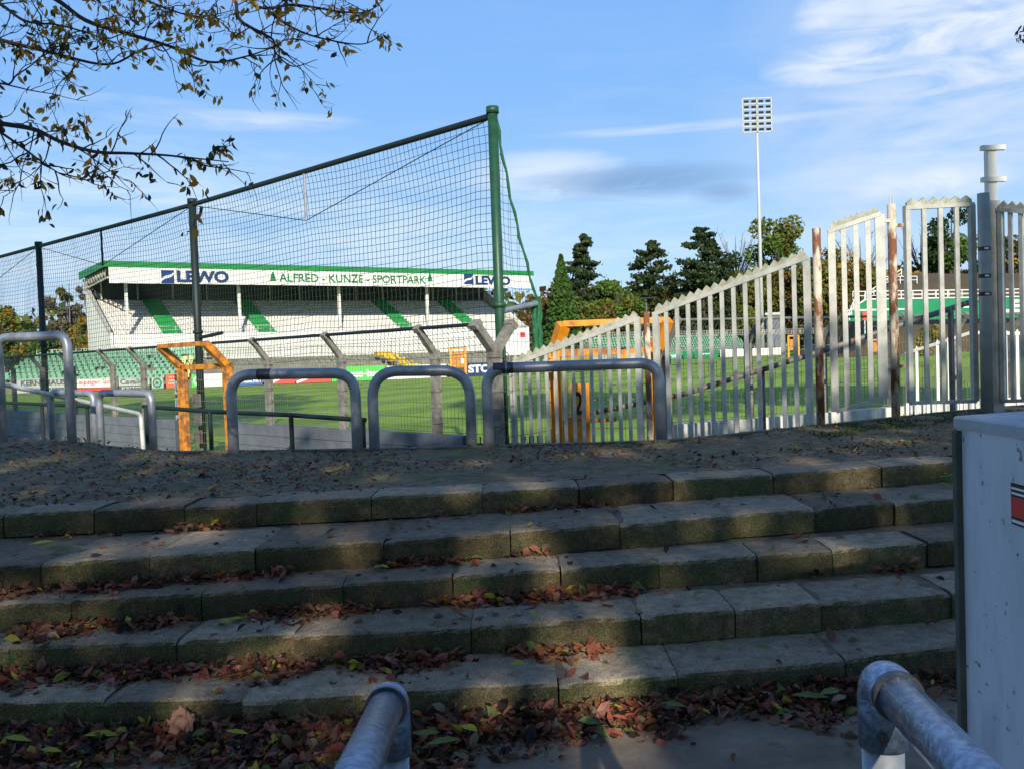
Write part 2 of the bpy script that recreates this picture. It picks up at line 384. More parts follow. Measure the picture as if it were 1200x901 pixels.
# lower path
asph, ant, ab = _nodes('worn_asphalt')
na = tex(ant, 2.5, 8, .7); nb = tex(ant, 150, 3, .7)
ac = ramp(ant, na, [(.3, (.12, .085, .055)), (.5, (.21, .155, .10)), (.7, (.32, .245, .165))])
aspk = ramp(ant, tex(ant, 60, 0, kind='VORONOI'), [(.12, 1.0), (.2, 0.0)])
asm = ant.nodes.new('ShaderNodeMath'); asm.operation = 'MULTIPLY'; ant.links.new(aspk, asm.inputs[0]); ant.links.new(ramp(ant, tex(ant, 20, 2), [(.5, 0.0), (.6, .6)]), asm.inputs[1])
ac = mixc(ant, asm.outputs[0], ac, (.30, .29, .28)); ant.links.new(ac, ab.inputs['Base Color']); ab.inputs['Roughness'].default_value = .75
bump(ant, ab, nb, .8, .01)
mb = MB(); nx, ny = 60, 40
for j in range(ny + 1):
    for i in range(nx + 1):
        X = -7 + 14 * i / nx; Y = -6 + 11.4 * j / ny
        mb.v.append((X, Y, .006 * noise.noise(Vector((X * 2, Y * 2, 0)))))
for j in range(ny):
    for i in range(nx):
        a = j * (nx + 1) + i; mb.f.append((a, a + 1, a + nx + 2, a + nx + 1)); mb.mi.append(0)
struct(mb.build('path', asph))
# landing
FAR = [(-40, 515), (60, 522), (200, 529), (425, 526), (600, 521), (780, 516), (900, 504), (1000, 494), (1100, 483), (1210, 474)]
farp = [atz(x, y, .80) for x, y in FAR]
farp = [Vector((farp[0].x - 14, farp[0].y + 4, .8))] + farp + [Vector((farp[-1].x + 12, farp[-1].y + 2, .8))]
def far_y(x):
    for a, b in zip(farp, farp[1:]):
        if a.x <= x <= b.x: return a.y + (b.y - a.y) * (x - a.x) / (b.x - a.x)
    return farp[-1].y
land, lnt, lb = _nodes('mossy_landing')
l1 = tex(lnt, 1.1, 8, .75); l2 = tex(lnt, 7, 9, .8); l3 = tex(lnt, 90, 4, .7)
lc = ramp(lnt, l2, [(.30, (.05, .035, .02)), (.46, (.13, .092, .052)), (.60, (.26, .19, .11)), (.72, (.48, .38, .25))])
lc = mixc(lnt, ramp(lnt, l1, [(.45, 0.0), (.6, .75)]), lc, ramp(lnt, l2, [(.35, (.05, .058, .012)), (.65, (.22, .20, .05))]))
lnt.links.new(lc, lb.inputs['Base Color']); lb.inputs['Roughness'].default_value = .85; bump(lnt, lb, l2, .7, .04)
def land_z(x, y):
    s = y - EDGE[4][1](x)
    h = .02 * noise.noise(Vector((x * 1.3, y * 1.3, 3))) + .014 * noise.noise(Vector((x * 5, y * 5, 1))) + .010 * noise.noise(Vector((x * 14, y * 14, 1)))
    bankl = max(0, min(1, (-x - 3.6) / 2.0)) * max(0, min(1, (s - 1.5) / 2)) * .10     # soil bank on the left
    return .80 - .004 + h * min(1, max(0, (s - .40) / .2)) + bankl
mb = MB(); nx, ny = 420, 90; xs = [-18 + 34 * i / nx for i in range(nx + 1)]
for j in range(ny + 1):
    for X in xs:
        y0 = EDGE[4][1](X) + .39; y1 = far_y(X) - .14; Y = y0 + (y1 - y0) * j / ny
        mb.v.append((X, Y, land_z(X, Y)))
for j in range(ny):
    for i in range(nx):
        a = j * (nx + 1) + i; mb.f.append((a, a + 1, a + nx + 2, a + nx + 1)); mb.mi.append(0)
struct(mb.build('landing', land, smooth=True))
M['kerb'] = mat('mossy_kerb', (.17, .155, .11), (.085, .085, .05), 7, .9, 0, .4)
mb = MB()
ck = [Vector((x, far_y(x), 0)) for x in [-17 + .5 * k for k in range(62)]]
for a, b in zip(ck, ck[1:]):
    zz = .815 + random.uniform(-.004, .004)
    mb.hexa([(a.x + .003, a.y - .15, -.3), (b.x - .003, b.y - .15, -.3), (b.x - .003, b.y, -.3), (a.x + .003, a.y, -.3),
             (a.x + .003, a.y - .15, zz), (b.x - .003, b.y - .15, zz), (b.x - .003, b.y, zz - .004), (a.x + .003, a.y, zz - .004)])
struct(mb.build('kerb', M['kerb']))
# terrace going down behind, then the pitch
mb = MB()
for a, b in zip(ck, ck[1:]):
    for k in range(4):
        o0 = .0 + k * .5; o1 = o0 + .5; z = .55 - .26 * k
        mb.hexa([(a.x, a.y + o0, PITCH - .05), (b.x, b.y + o0, PITCH - .05), (b.x, b.y + o1, PITCH - .05), (a.x, a.y + o1, PITCH - .05),
                 (a.x, a.y + o0, z), (b.x, b.y + o0, z), (b.x, b.y + o1, z), (a.x, a.y + o1, z)])
struct(mb.build('terrace', M['terrace']))
grass, gnt, gb = _nodes('pitch_grass')
g1 = tex(gnt, .12, 6, .6); g2 = tex(gnt, 2.0, 8, .75, stretch=(1, .45, 1)); g3 = tex(gnt, 30, 3, .7)
gc = ramp(gnt, g2, [(.3, (.17, .27, .03)), (.5, (.24, .37, .045)), (.7, (.32, .44, .07))])
gc = mixc(gnt, ramp(gnt, g1, [(.4, 0.0), (.65, .45)]), gc, (.22, .30, .05))
gw = gnt.nodes.new('ShaderNodeTexWave'); gw.inputs['Scale'].default_value = .055; gw.inputs['Distortion'].default_value = .6; gg_ = gnt.nodes.new('ShaderNodeNewGeometry'); gmp = gnt.nodes.new('ShaderNodeMapping'); gmp.inputs['Rotation'].default_value = (0, 0, .55); gnt.links.new(gg_.outputs['Position'], gmp.inputs[0]); gnt.links.new(gmp.outputs[0], gw.inputs[0])
gc = mixc(gnt, 1.0, gc, ramp(gnt, gw.outputs[0], [(.4, (.86, .86, .86)), (.6, (1.1, 1.1, 1.05))]), 'MULTIPLY')
gc = mixc(gnt, ramp(gnt, tex(gnt, .6, 6, .7), [(.62, 0.0), (.72, .5)]), gc, (.30, .28, .09))
gnt.links.new(gc, gb.inputs['Base Color']); gb.inputs['Roughness'].default_value = .8; gb.inputs['Specular IOR Level'].default_value = .15
bump(gnt, gb, g3, .6, .05)
mb = MB(); mb.face([(-1200, -300, PITCH), (1200, -300, PITCH), (1200, 1800, PITCH), (-1200, 1800, PITCH)])
struct(mb.build('ground', grass, loc=(0, 0, PITCH)))
mb = MB(); hill_r = random.Random(3)   # low wooded rise on the horizon
# ------------------------------------------------------------------ perimeter wall and wire fence
WZ = 0.66
perL = [atz(-60, 477, WZ), atz(-20, 478.5, WZ), atz(20, 480.5, WZ), atz(270, 496, WZ), atz(500, 507, WZ), atz(583, 511.5, WZ)]
def lerp_path(a, b, px):   # point on wall line seen at column px
    lo, hi = 0.0, 1.0
    for _ in range(40):
        m_ = (lo + hi) / 2; q = a.lerp(b, m_)
        if proj(q)[0] < px: lo = m_
        else: hi = m_
    return a.lerp(b, (lo + hi) / 2)
A0 = atz(-60, 476.5, WZ); A1 = atz(583, 512, WZ)
dirL = (A1 - A0).normalized(); nL = Vector((-dirL.y, dirL.x, 0));
if nL.y > 0: nL = -nL        # towards the terrace
B1 = atz(783, 497, WZ); B2 = atz(1010, 479, WZ); dirB = (B2 - B1).normalized(); B3 = B1 + dirB * 9
nR = Vector((-dirB.y, dirB.x, 0));
if nR.y > 0: nR = -nR
G0 = atz(655, 508, WZ); 
# grey wall built of blocks, with a gap at the near orange gate
og0 = lerp_path(A0, A1, 213); og1 = lerp_path(A0, A1, 273)
wt = thing('block_wall', 'low dark grey block wall along the near side of the pitch, behind the tube barriers', 'wall', (A0.x, A0.y, PITCH))
def wall_seg(p, q, top, th, material, parent, name, bh=.2, bl=.5):
    mb = MB(); d = (q - p); L = d.length; d.normalize(); rows = max(1, round((top - PITCH) / bh)); hh = (top - PITCH) / rows
    for r_ in range(rows):
        s = -bl * .5 * (r_ % 2)
        while s < L:
            s0 = max(0, s) + .004; s1 = min(L, s + bl) - .004
            if s1 > s0 + .02:
                c = p + d * (s0 + s1) / 2; mb.box((c.x, c.y, PITCH + hh * (r_ + .5)), (s1 - s0, th + random.uniform(-.006, .006), hh - .008), d)
            s += bl
    c = (p + q) / 2; mb.box((c.x, c.y, (top + PITCH) / 2 - .005), (L, th - .03, top - PITCH - .012), d, mi=1)
    return mb.build(name, [material, M['joint']], parent)
wall_seg(A0, og0 - dirL * .15, WZ, .2, M['block_wall'], wt, 'wall_section')
wall_seg(og1 + dirL * .15, lerp_path(A0, A1, 548), WZ, .2, M['block_wall'], wt, 'wall_section')
wr = thing('white_wall', 'low whitewashed retaining wall behind the palisade bars at right', 'wall', (B1.x, B1.y, PITCH))
wall_seg(B1, B3, WZ, .2, M['white_wall'], wr, 'wall_section', .32, 1.4)

FH = .42 + 1.76 - PITCH   # fence top above pitch
def fence_post(p, n, parent, material, w=.10, arm=.30, rise=.32, both=False, name='post'):
    mb = MB(); zt = PITCH + FH - rise
    mb.box((p.x, p.y, (PITCH + zt) / 2), (w, w * 1.1, zt - PITCH), Vector((n.y, -n.x, 0)))
    zz = WZ + .15
    while zz < zt - .1: mb.box((p.x, p.y, zz), (w * 1.12, w * 1.22, .012), Vector((n.y, -n.x, 0)), mi=1); zz += .23
    for s in ((1, -1) if both else (1,)):
        q0 = Vector((p.x, p.y, zt - .06)); q1 = q0 + n * s * arm + Vector((0, 0, rise + .06))
        mb.bar(q0, q1, w * .9, w * .75)
        mb.bar(q1 - (q1-q0).normalized() * .05, q1 + (q1-q0).normalized() * .03, w * 1.1, w * .95)
    return mb.build(name, [material, M['rustpipe']], parent)
def mesh_panel(p, q, n, parent, vsp=.075, hsp=.21, tilt=True, z0=WZ + .03, zt=None, r=.0035, rise=.32, arm=.30):
    mb = MB(); d = q - p; L = d.length; d.normalize(); zt = zt or PITCH + FH - rise
    k = int(L / vsp)
    for i in range(k + 1):
        a = p + d * (i * L / k)
        mb.tube([(a.x, a.y, z0), (a.x, a.y, zt)] + ([tuple(Vector((a.x, a.y, zt)) + n * arm + Vector((0, 0, rise)))] if tilt else []), r, 3, cap=False)
    z = z0
    while z < zt:
        mb.bar((p.x, p.y, z), (q.x, q.y, z), r * 2.4, r * 2.4); z += hsp
    if tilt:
        for t in (.5,):
            o_ = n * arm * t + Vector((0, 0, rise * t))
            mb.bar(Vector((p.x, p.y, zt)) + o_, Vector((q.x, q.y, zt)) + o_, r * 2, r * 2)
    return mb.build('mesh_panel', M['wire'], parent)
fx = [-45, -8, 18, 52, 88, 135, 171, 216, 270, 317, 403, 513, 583]
fl = thing('wire_fence', 'long wire mesh fence with cranked posts and dark top rail on the grey wall', 'fence', (A0.x, A0.y, PITCH))
pl = [lerp_path(A0, A1, x) for x in fx]
for x, p in zip(fx, pl):
    if x in (216, 270): continue
    if x == 583: fence_post(p, nL, fl, M['darkpost'], .14, arm=.34, both=True)
    else: fence_post(p, nL, fl, M['darkpost'], .105)
for i, (a, b) in enumerate(zip(pl, pl[1:])):
    if fx[i] == 216: continue
    mesh_panel(a, b, nL, fl)
off = nL * .30 + Vector((0, 0, PITCH + FH - WZ))
mb = MB()
mb.tube([A0 + off, pl[7] + off], .026, 8)
mb.tube([pl[8] + off, pl[-1] + off], .026, 8)
mb.build('top_rail', M['dark_green'], fl)
# right part of the wire fence (behind the palisade)
fr = thing('wire_fence', 'pale wire mesh fence on the whitewashed wall, seen through the palisade bars', 'fence', (B1.x, B1.y, PITCH))
pr = [B1 + dirB * t for t in (0, 1.55, 3.1, 4.65, 6.2, 7.75, 9.0)]
for p in pr: fence_post(p, nR, fr, M['darkpost'], .09)
for a, b in zip(pr, pr[1:]): mesh_panel(a, b, nR, fr)
offR = nR * .30 + Vector((0, 0, PITCH + FH - WZ)); mb = MB(); mb.tube([pr[0] + offR, pr[-1] + offR], .02, 8); mb.build('top_rail', M['wire'], fr)
# orange gate 1 in left fence
def orange_gate(p0, p1, n, label, w, material, sign=None, arm=.45, rise=.40):
    g = thing('pitch_gate', label, 'gate frame', (p0.x, p0.y, PITCH), 'orange gate frames in the pitch fence')
    zt = PITCH + FH - rise
    d = (p1 - p0).normalized()
    for p in (p0, p1):
        mb = MB()
        mb.box((p.x, p.y, (PITCH + zt) / 2), (w, w, zt - PITCH), d)
        q0 = Vector((p.x, p.y, zt - .05)); mb.bar(q0, q0 + n * arm + Vector((0, 0, rise + .05)), w, w * .8)
        mb.build('post', material, g)
    mb = MB(); o_ = n * arm + Vector((0, 0, zt + rise - WZ))
    mb.bar(p0 + o_, p1 + o_, w * .55, w * .5); mb.build('top_beam', material, g)
    mb = MB(); mb.bar((p0.x, p0.y, zt - .04), (p1.x, p1.y, zt - .04), .06, .1); mb.build('cross_beam', M['orange_rust'], g)
    return g
g1 = orange_gate(pl[7], pl[8], nL, 'rust-stained orange gate frame standing in the left fence by the dark net pole', .165, M['orange_rust'])
# its opened leaf with rusty panels seen edge on
mb = MB(); hp = pl[7] + dirL * .38 - nL * .1
[mb.box((hp.x, hp.y, PITCH + .25 + .37 * k), (.30, .04, .27), dirL) for k in range(4)]; mb.build('lock_panel', M['rustpipe'], g1)
mesh_panel(pl[7] + dirL * .1, pl[8] - dirL * .1, nL, g1, tilt=False, z0=PITCH + .1)
# near orange gate with the 2
Q0 = at(653, 515, 13.6); Q1 = at(771, 515, 13.4); Q0.z = WZ; Q1.z = WZ
n2_ = Vector((.45, -.9, 0)).normalized()
g2 = orange_gate(Q0, Q1, n2_, 'bright orange gate frame behind the palisade bars, carrying a black number 2', .17, M['orange'], arm=.30, rise=.38)
d2 = (Q1 - Q0).normalized(); fr2 = d2.cross(Vector((0, 0, 1)))
def q2(px, py, d=13.42): return at(px, py, d)
c = q2(680, 472); mb = MB(); mb.box(c, (.27, .05, .56), d2); sp2 = mb.build('number_plate', M['orange'], g2)
text_mesh('number_two', '2', q2(673, 485) - Vector((0, .10, 0)), d2, (0, 0, 1), .33, .125, M['black_l'], sp2, .02, .03)
c = q2(676, 508); mb = MB(); mb.box(c, (.40, .07, .34), d2); mb.build('lower_panel', M['orange'], g2)
mb = MB(); mb.box(q2(664, 480), (.05, .05, .9), d2); mb.build('lock_bar', M['orange'], g2)
mb = MB(); mb.bar(q2(660, 494), q2(722, 491), .05, .06); mb.build('cross_bar', M['orange_rust'], g2)
mesh_panel(Q0 + d2 * .1, Q1 - d2 * .1, nR, g2, tilt=False, z0=PITCH + .1, vsp=.085)
# short stretch of mesh between the fence corner and the gate
c0 = pl[-1]; mesh_panel(c0, Q0, nR, fl, tilt=False, z0=PITCH + .1)
# low black picket railing inside pitch edge
lp = thing('picket_railing', 'low black picket railing at the edge of the grass, under the middle barriers', 'railing', (-1.5, 17, PITCH))
a = at(440, 508, 17.0); b = at(640, 512, 16.0); a.z = b.z = PITCH
mb = MB(); L = (b - a).length; k = int(L / .075)
for i in range(k + 1):
    p = a.lerp(b, i / k); mb.box((p.x, p.y, PITCH + .32), (.022, .02, .64))
mb.build('pickets', M['dark_fit'], lp)
for zz in (.50, .12):
    mb = MB(); mb.bar((a.x, a.y, PITCH + zz), (b.x, b.y, PITCH + zz), .03, .035); mb.build('rail', M['dark_fit'], lp)
# ------------------------------------------------------------------ catch net
def ztop(px, py, d): return at(px, py, d)
N3 = at(577, 128, 13.9); N2 = at(225, 235, 20.7); N1 = at(45, 285, 26.8); N0 = N1 + (N1 - N2)
N3b = Vector((N3.x, N3.y, PITCH))
nt_ = thing('ball_catch_net', 'tall ball catching net on four steel poles rising above the pitch fence', 'net', (N3.x, N3.y, PITCH))
for p, r_, mm in ((N3, .075, 'green_paint'), (N2, .085, 'dark_green'), (N1, .085, 'dark_green'), (N0, .085, 'dark_green')):
    mb = MB(); mb.tube([(p.x, p.y, PITCH), (p.x, p.y, p.z)], r_, 16); mb.tube([(p.x, p.y, p.z - .07), (p.x, p.y, p.z + .03)], r_ + .02, 16)
    mb.tube([(p.x, p.y, 1.76 + .72), (p.x, p.y, 1.76 + .79)], r_ + .025, 16)
    po = mb.build('pole', M[mm], nt_, smooth=False)
    for poly in po.data.polygons: poly.use_smooth = len(poly.vertices) == 4
def seg_top(a, b, t): return a.lerp(b, t) + Vector((0, 0, -.12 * 0))
dz = Vector((0, 0, -.10))
mb = MB(); mb.tube([N0 + dz, N1 + dz, N2 + dz, N3 + dz], .05, 10); mb.build('top_tube', M['dark_green'], nt_)
for a, b in ((N0, N1), (N1, N2), (N2, N3)):
    mid = a.lerp(b, .47) + dz; low = mid - Vector((0, 0, .92))
    mb = MB(); mb.tube([mid, low], .028, 8); mb.build('strut', M['galv'] if a is N2 else M['dark_green'], nt_)
    mb = MB(); mb.tube([a + dz * 1.2, low], .009, 5); mb.tube([low, b + dz * 1.2], .009, 5); mb.build('stay_cable', M['net'], nt_)
def net_sheet(a, b, zb, cell, r, ends=(0, 0), sagx=.05):
    mb = MB(); L = (b - a).length; n_ = int(L / cell)
    nz = 14
    def P(t, s):   # s 0 top .. 1 bottom
        top_ = a.lerp(b, t); z = top_.z + (zb - top_.z) * s
        k = noise.noise(Vector((t * L * .6, s * 3, 1.7))) * .07 + noise.noise(Vector((t * L * 2.1, s * 6, 4))) * .02
        q = Vector((top_.x, top_.y, z)); d = (b - a).normalized(); nn = Vector((-d.y, d.x, 0))
        return q + nn * (k + .10 * math.sin(math.pi * s)) + d * k * .5
    for i in range(n_ + 1):
        t = i / n_; mb.tube([P(t, j / nz) for j in range(nz + 1)], r, 3, cap=False)
    H = a.z - zb; m_ = int(H / cell); ns = max(8, int(L / .45))
    for j in range(1, m_ + 1):
        s = j / m_; wob = lambda t: .05 * math.sin(t * L * 1.1 + j)
        mb.tube([P(k / ns, s) + Vector((0, 0, -.06 * math.sin(math.pi * ((k / ns * L / 4.6) % 1)))) for k in range(ns + 1)], r, 3, cap=False)
    return mb
zb = PITCH + FH - .02
for a, b in ((N0, N1), (N1, N2), (N2, N3)):
    net_sheet(a + dz, b + dz, zb - .35, .118, .0048).build('netting', M['net'], nt_)
# returning end of the net beside the green pole
bk = at(629, 352, 14.9); tp = N3 + Vector((.05, .03, -.12))
edge_pts = [tp.lerp(bk, k / 14) + Vector((.015, 0, 0)) * math.sin(k * 1.9) - Vector((.05, 0, .0)) * math.sin(math.pi * k / 14) for k in range(15)]
mb = MB(); mb.tube(edge_pts, [.018 + .008 * (k % 2) for k in range(15)], 7); mb.build('edge_rope', M['net_green'], nt_)
mb = MB()
base3 = Vector((N3.x, N3.y, bk.z)); 
for k in range(1, 9):   # verticals parallel to the pole
    t = k / 9; top_ = edge_pts[min(14, int(round(t * 14)))]; bot = Vector((base3.x + (bk.x - base3.x) * t * .95, base3.y + (bk.y - base3.y) * t, zb - .3))
    mb.tube([Vector((top_.x, top_.y, top_.z)).lerp(bot, s / 6) + Vector((-.02 * math.sin(s), 0, 0)) for s in range(7)], .0038, 3, cap=False)
for j in range(1, 30):
    z = N3.z - .12 - j * .118 - .05
    if z < zb - .3: break
    # rope x at that height
    best = bk
    for e0, e1 in zip(edge_pts, edge_pts[1:]):
        if e0.z >= z >= e1.z: best = e0.lerp(e1, (e0.z - z) / max(1e-6, e0.z - e1.z)); break
    mb.tube([(N3.x, N3.y, z + .03), (N3.x * .5 + best.x * .5, N3.y * .5 + best.y * .5, z - .015), (best.x, best.y, z)], .0038, 3, cap=False)
mb.build('netting', M['net'], nt_)
arm0 = at(583, 366, 13.9); arm1 = at(628, 356, 14.8)
mb = MB(); mb.tube([arm0, arm1], .045, 10); mb.build('bracket_arm', M['galv'], nt_)
for a_, b_ in ((N2, N3), (N1, N2)):
    d_ = (b_ - a_).normalized(); d_.z = 0
    p = Vector((a_.x, a_.y, 1.76 + .62)); mb = MB(); mb.tube([p, p + d_ * 1.1 + Vector((0, 0, .07))], .04, 8); mb.build('bracket_arm', M['dark_green'], nt_)
mb = MB()
for k in range(9):
    x_ = bk + Vector((random.uniform(-.06, .06), random.uniform(-.05, .05), 0))
    mb.tube([x_ + Vector((random.uniform(-.02, .02), 0, -.13 * s)) for s in range(9)], [.03] * 9, 6)
mb.build('gathered_net', M['net_green'], nt_)
# stickers on the green pole
mb = MB(); mb.tube([(N3.x, N3.y, PITCH + 4.3), (N3.x, N3.y, PITCH + 5.0)], .0845, 12, cap=False)
# ------------------------------------------------------------------ tube barriers
def barrier(label, xl, yl, xr, yr, dl, dr, ztop_l, r, rad=.28, zb=.45, clamp=None):
    pL_ = at(xl, yl, dl); pR_ = at(xr, yr, dr)
    a = Vector((pL_.x, pL_.y, zb)); b = Vector((pR_.x, pR_.y, zb))
    zl = at(xl, ztop_l[0], dl).z; zr = at(xr, ztop_l[1], dr).z
    pts = fillet([a, Vector((a.x, a.y, zl)), Vector((b.x, b.y, zr)), b], rad, 9)
    t = thing('tube_barrier', label, 'barrier', (a.x, a.y, zb), 'grey bent tube barriers along the landing edge')
    mb = MB(); mb.tube(pts, r, 18); o = mb.build('bent_tube', M['galv'], t)
    for poly in o.data.polygons: poly.use_smooth = len(poly.vertices) == 4
    for p in (a, b):
        mb = MB(); mb.tube([p, p + Vector((0, 0, .04))], r * 1.5, 14); mb.build('base_collar', M['darkpost'], t)
    if clamp:
        for f0, f1 in clamp:
            q0 = Vector((a.x, a.y, zl)).lerp(Vector((b.x, b.y, zr)), f0); q1 = Vector((a.x, a.y, zl)).lerp(Vector((b.x, b.y, zr)), f1)
            mb = MB(); mb.tube([q0, q1], r * 1.04, 18); mb.build('tape_band', M['dark_fit'], t)
    return t
barrier('tall tube barrier at the far left edge of the landing', 4, 520, 85, 525, 11.6, 11.2, (396, 393), .055, .16)
barrier('small low tube barrier seen through the tall one at far left', 62, 515, 112, 517, 14.4, 13.9, (459, 461), .05, .12, .3)
barrier('small low tube barrier just right of the tall far-left one', 119, 522, 180, 526, 13.0, 12.4, (460, 461), .05, .12, .3)
barrier('wide tube barrier in front of the net pole, next to the rust-stained orange gate', 274, 530, 419, 527, 9.95, 9.9, (439, 437), .058, .24, clamp=[(.22, .33)])
barrier('narrower tube barrier in the middle of the landing edge', 439, 525, 553, 522, 9.9, 9.95, (435, 434), .058, .30)
barrier('longest tube barrier in front of the orange gate with the number 2', 573, 523, 775, 517, 9.85, 9.85, (432, 425), .058, .22, clamp=[(.04, .11), (.12, .155)])
# dark green low railing
def rail_run(name, label, pts, posts, r, material, zb, cat='railing', group=None, rp=None):
    P = [at(*p) for p in pts]; t = thing(name, label, cat, (P[0].x, P[0].y, zb), group)
    mb = MB(); mb.tube(fillet(P, .1, 4) if len(P) > 2 else P, r, 10, cap=True); mb.build('rail', material, t, smooth=False)
    for (px, py, d) in posts:
        q = at(px, py, d); mb = MB(); mb.tube([(q.x, q.y, zb), (q.x, q.y, q.z)], rp or r, 10); mb.build('post', material, t)
    return t
rail_run('green_railing', 'short dark green railing at far left, passing behind the tall tube barrier', [(-20, 471, 18.5), (12, 472, 18.0), (106, 476, 16.5)], [(49, 474, 17.4), (102, 476, 16.6)], .034, M['dark_green'], PITCH, group='dark green railings below the landing')
rail_run('green_railing', 'long dark green railing passing in front of the orange gate posts', [(168, 476, 15.0), (246, 482, 14.0), (341, 486, 13.0), (428, 492, 12.2)], [(171, 477, 14.9), (246, 482, 13.98), (341, 486, 12.98), (425, 491, 12.22)], .034, M['dark_green'], PITCH, group='dark green railings below the landing')
rail_run('white_handrail', 'thin white handrail sloping down to the right behind the small barriers', [(-10, 448, 13.0), (12, 452, 13.6), (165, 485, 16.0), (168, 527, 16.0)], [], .036, M['handrail'], PITCH, 'handrail')
rail_run('pipe_handrail', 'long rust-spotted pipe handrail climbing to the right behind the palisade bars', [(656, 520, 14.3), (657, 497, 14.3), (678, 487, 14.2), (800, 462, 13.9), (950, 416, 13.3), (1150, 350, 12.9)], [(893, 434, 13.55), (1114, 363, 12.95)], .04, M['rustpipe'], PITCH, 'handrail')
# ------------------------------------------------------------------ palisade fence
Z_UP = Vector((0, 0, 1))
def palisade(name, label, tl, tr, bl, br, nb, barw=.05, group='pale palisade panels', stile=(.075, .075), crest=True, nteeth=None, botbar=True, barz=None, sub=True):
    # tl.. : world points of frame corners; bars hang between
    t = thing(name, label, 'fence panel' if 'panel' in name else 'gate', (bl.x, bl.y, bl.z), group)
    d = (br - bl); d.z = 0; d.normalize(); n = Vector((d.y, -d.x, 0))
    if n.y > 0: n = -n
    wb = barw
    for i in range(1, nb + 1):
        k = i / (nb + 1); a = bl.lerp(br, k); b = tl.lerp(tr, k)
        mb = MB()
        # folded pale section: shallow trapezoid
        w2 = wb / 2; dep = .022
        pr_ = [(-w2, 0), (-w2 * .45, dep), (w2 * .45, dep), (w2, 0), (w2 * .45, dep - .006), (-w2 * .45, dep - .006)]
        mb.box((a + b) / 2 + n * .012, (wb, .025, (b - a).length), d)
        mb.build('bar', M['bar'], t)
    for (lo_, hi_, sw) in ((bl, tl, stile[0]), (br, tr, stile[1])):
        if sw: mb = MB(); mb.box((lo_ + hi_) / 2, (sw, .06, (hi_ - lo_).length), d); mb.build('stile', M['bar'], t)
    mb = MB(); u = (tr - tl).normalized()
    mb.bar(tl - u * .03 + Vector((0, 0, .0)), tr + u * .03, .065, .05)
    ob = mb.build('top_rail', M['bar'], t)
    if crest:
        mb = MB(); L = (tr - tl).length; nT = nteeth or int(L / .11); hT = .07
        nn = n * .015; zoff = Vector((0, 0, .027))
        for i in range(nT):
            a = tl + u * (i * L / nT) + zoff; b = tl + u * ((i + 1) * L / nT) + zoff; c_ = a.lerp(b, .5) + Vector((0, 0, hT)); b0 = a - Vector((0, 0, .0))
            h0 = Vector((0, 0, .035))
            f = [a, b, b + h0, c_ + h0 * .6, a + h0]
            k0 = len(mb.v); mb.v += [tuple(q + nn) for q in f] + [tuple(q - nn) for q in f]
            mb.f += [tuple(k0 + j for j in range(5)), tuple(k0 + 5 + j for j in range(5))[::-1]]; mb.mi += [0, 0]
            for j in range(5):
                mb.f.append((k0 + j, k0 + (j + 1) % 5, k0 + 5 + (j + 1) % 5, k0 + 5 + j)); mb.mi.append(0)
        mb.build('toothed_crest', M['bar_top'], ob)
    if botbar:
        mb = MB(); mb.bar(bl, br, .06, .045); mb.build('bottom_rail', M['bar'], t)
    return t
GND = .62
def corner(px, py, d, z=None):
    p = at(px, py, d)
    if z is not None: p.z = z
    return p
# panel 1
palisade('palisade_panel', 'low palisade panel with sloping toothed top in front of the bright orange gate',
         corner(600, 428, 12.8), corner(747, 374, 12.0), corner(604, 520, 12.8, .45), corner(751, 518, 12.0, .45), 13, .042)
mbx = thing('fence_post', 'slim grey square post between the two sloping palisade panels', 'post', corner(755, 518, 12, .45), 'palisade posts')
mb = MB(); p = corner(762, 518, 11.95, .45); q = at(758, 366, 11.95); mb.box((p.x, p.y, (.45 + q.z) / 2), (.07, .07, q.z - .45)); mb.build('post_shaft', M['rust'], mbx)
mb = MB(); mb.tube([(p.x, p.y, q.z), (p.x, p.y, q.z + .12)], .012, 6); mb.tube([at(752, 350, 11.95), at(770, 349, 11.95)], .012, 6); mb.build('hook', M['dark_fit'], mbx)
palisade('palisade_panel', 'tall palisade panel with toothed top rising steeply to the rusty post',
         corner(768, 368, 11.9), corner(944, 303, 10.9), corner(773, 518, 11.9, .45), corner(951, 505, 10.9, .5), 12, .049)
def post_obj(name, label, px, ptop, pbase, d, w, material, zb=.62, round_=False, extra=None, group='rusty round gate posts'):
    p = at(px[1], pbase, d); q = at(px[0], ptop, d); t = thing(name, label, 'post', (p.x, p.y, zb), group)
    mb = MB()
    if round_: mb.tube([(p.x, p.y, zb), (p.x, p.y, q.z)], w / 2, 16)
    else: mb.box((p.x, p.y, (zb + q.z) / 2), (w, w, q.z - zb))
    o = mb.build('post_shaft', material, t)
    if round_:
        for poly in o.data.polygons: poly.use_smooth = len(poly.vertices) == 4
    return t, p, q
t, p, q = post_obj('gate_post', 'rust-stained round post left of the first gate leaf', (959, 962), 268, 495, 11.2, .10, M['rust'], round_=True)
t, p, q = post_obj('gate_post', 'tall flaking rusty post between the two gate leaves', (1045, 1050), 240, 489, 11.4, .105, M['rust'], round_=True)
mb = MB(); mb.tube([(p.x - .02, p.y, q.z), (p.x - .02, p.y, q.z + .12)], .008, 6); mb.tube([(p.x + .02, p.y, q.z), (p.x + .02, p.y, q.z + .10)], .008, 6); mb.build('spike', M['steel_pale'], t)
for zz, s in ((q.z - .20, -1), (q.z - .26, 1), (1.45, 1), (1.42, -1)):
    mb = MB(); mb.box((p.x + s * .08, p.y - .02, zz), (.10, .04, .04)); mb.build('hinge', M['rust'], t)
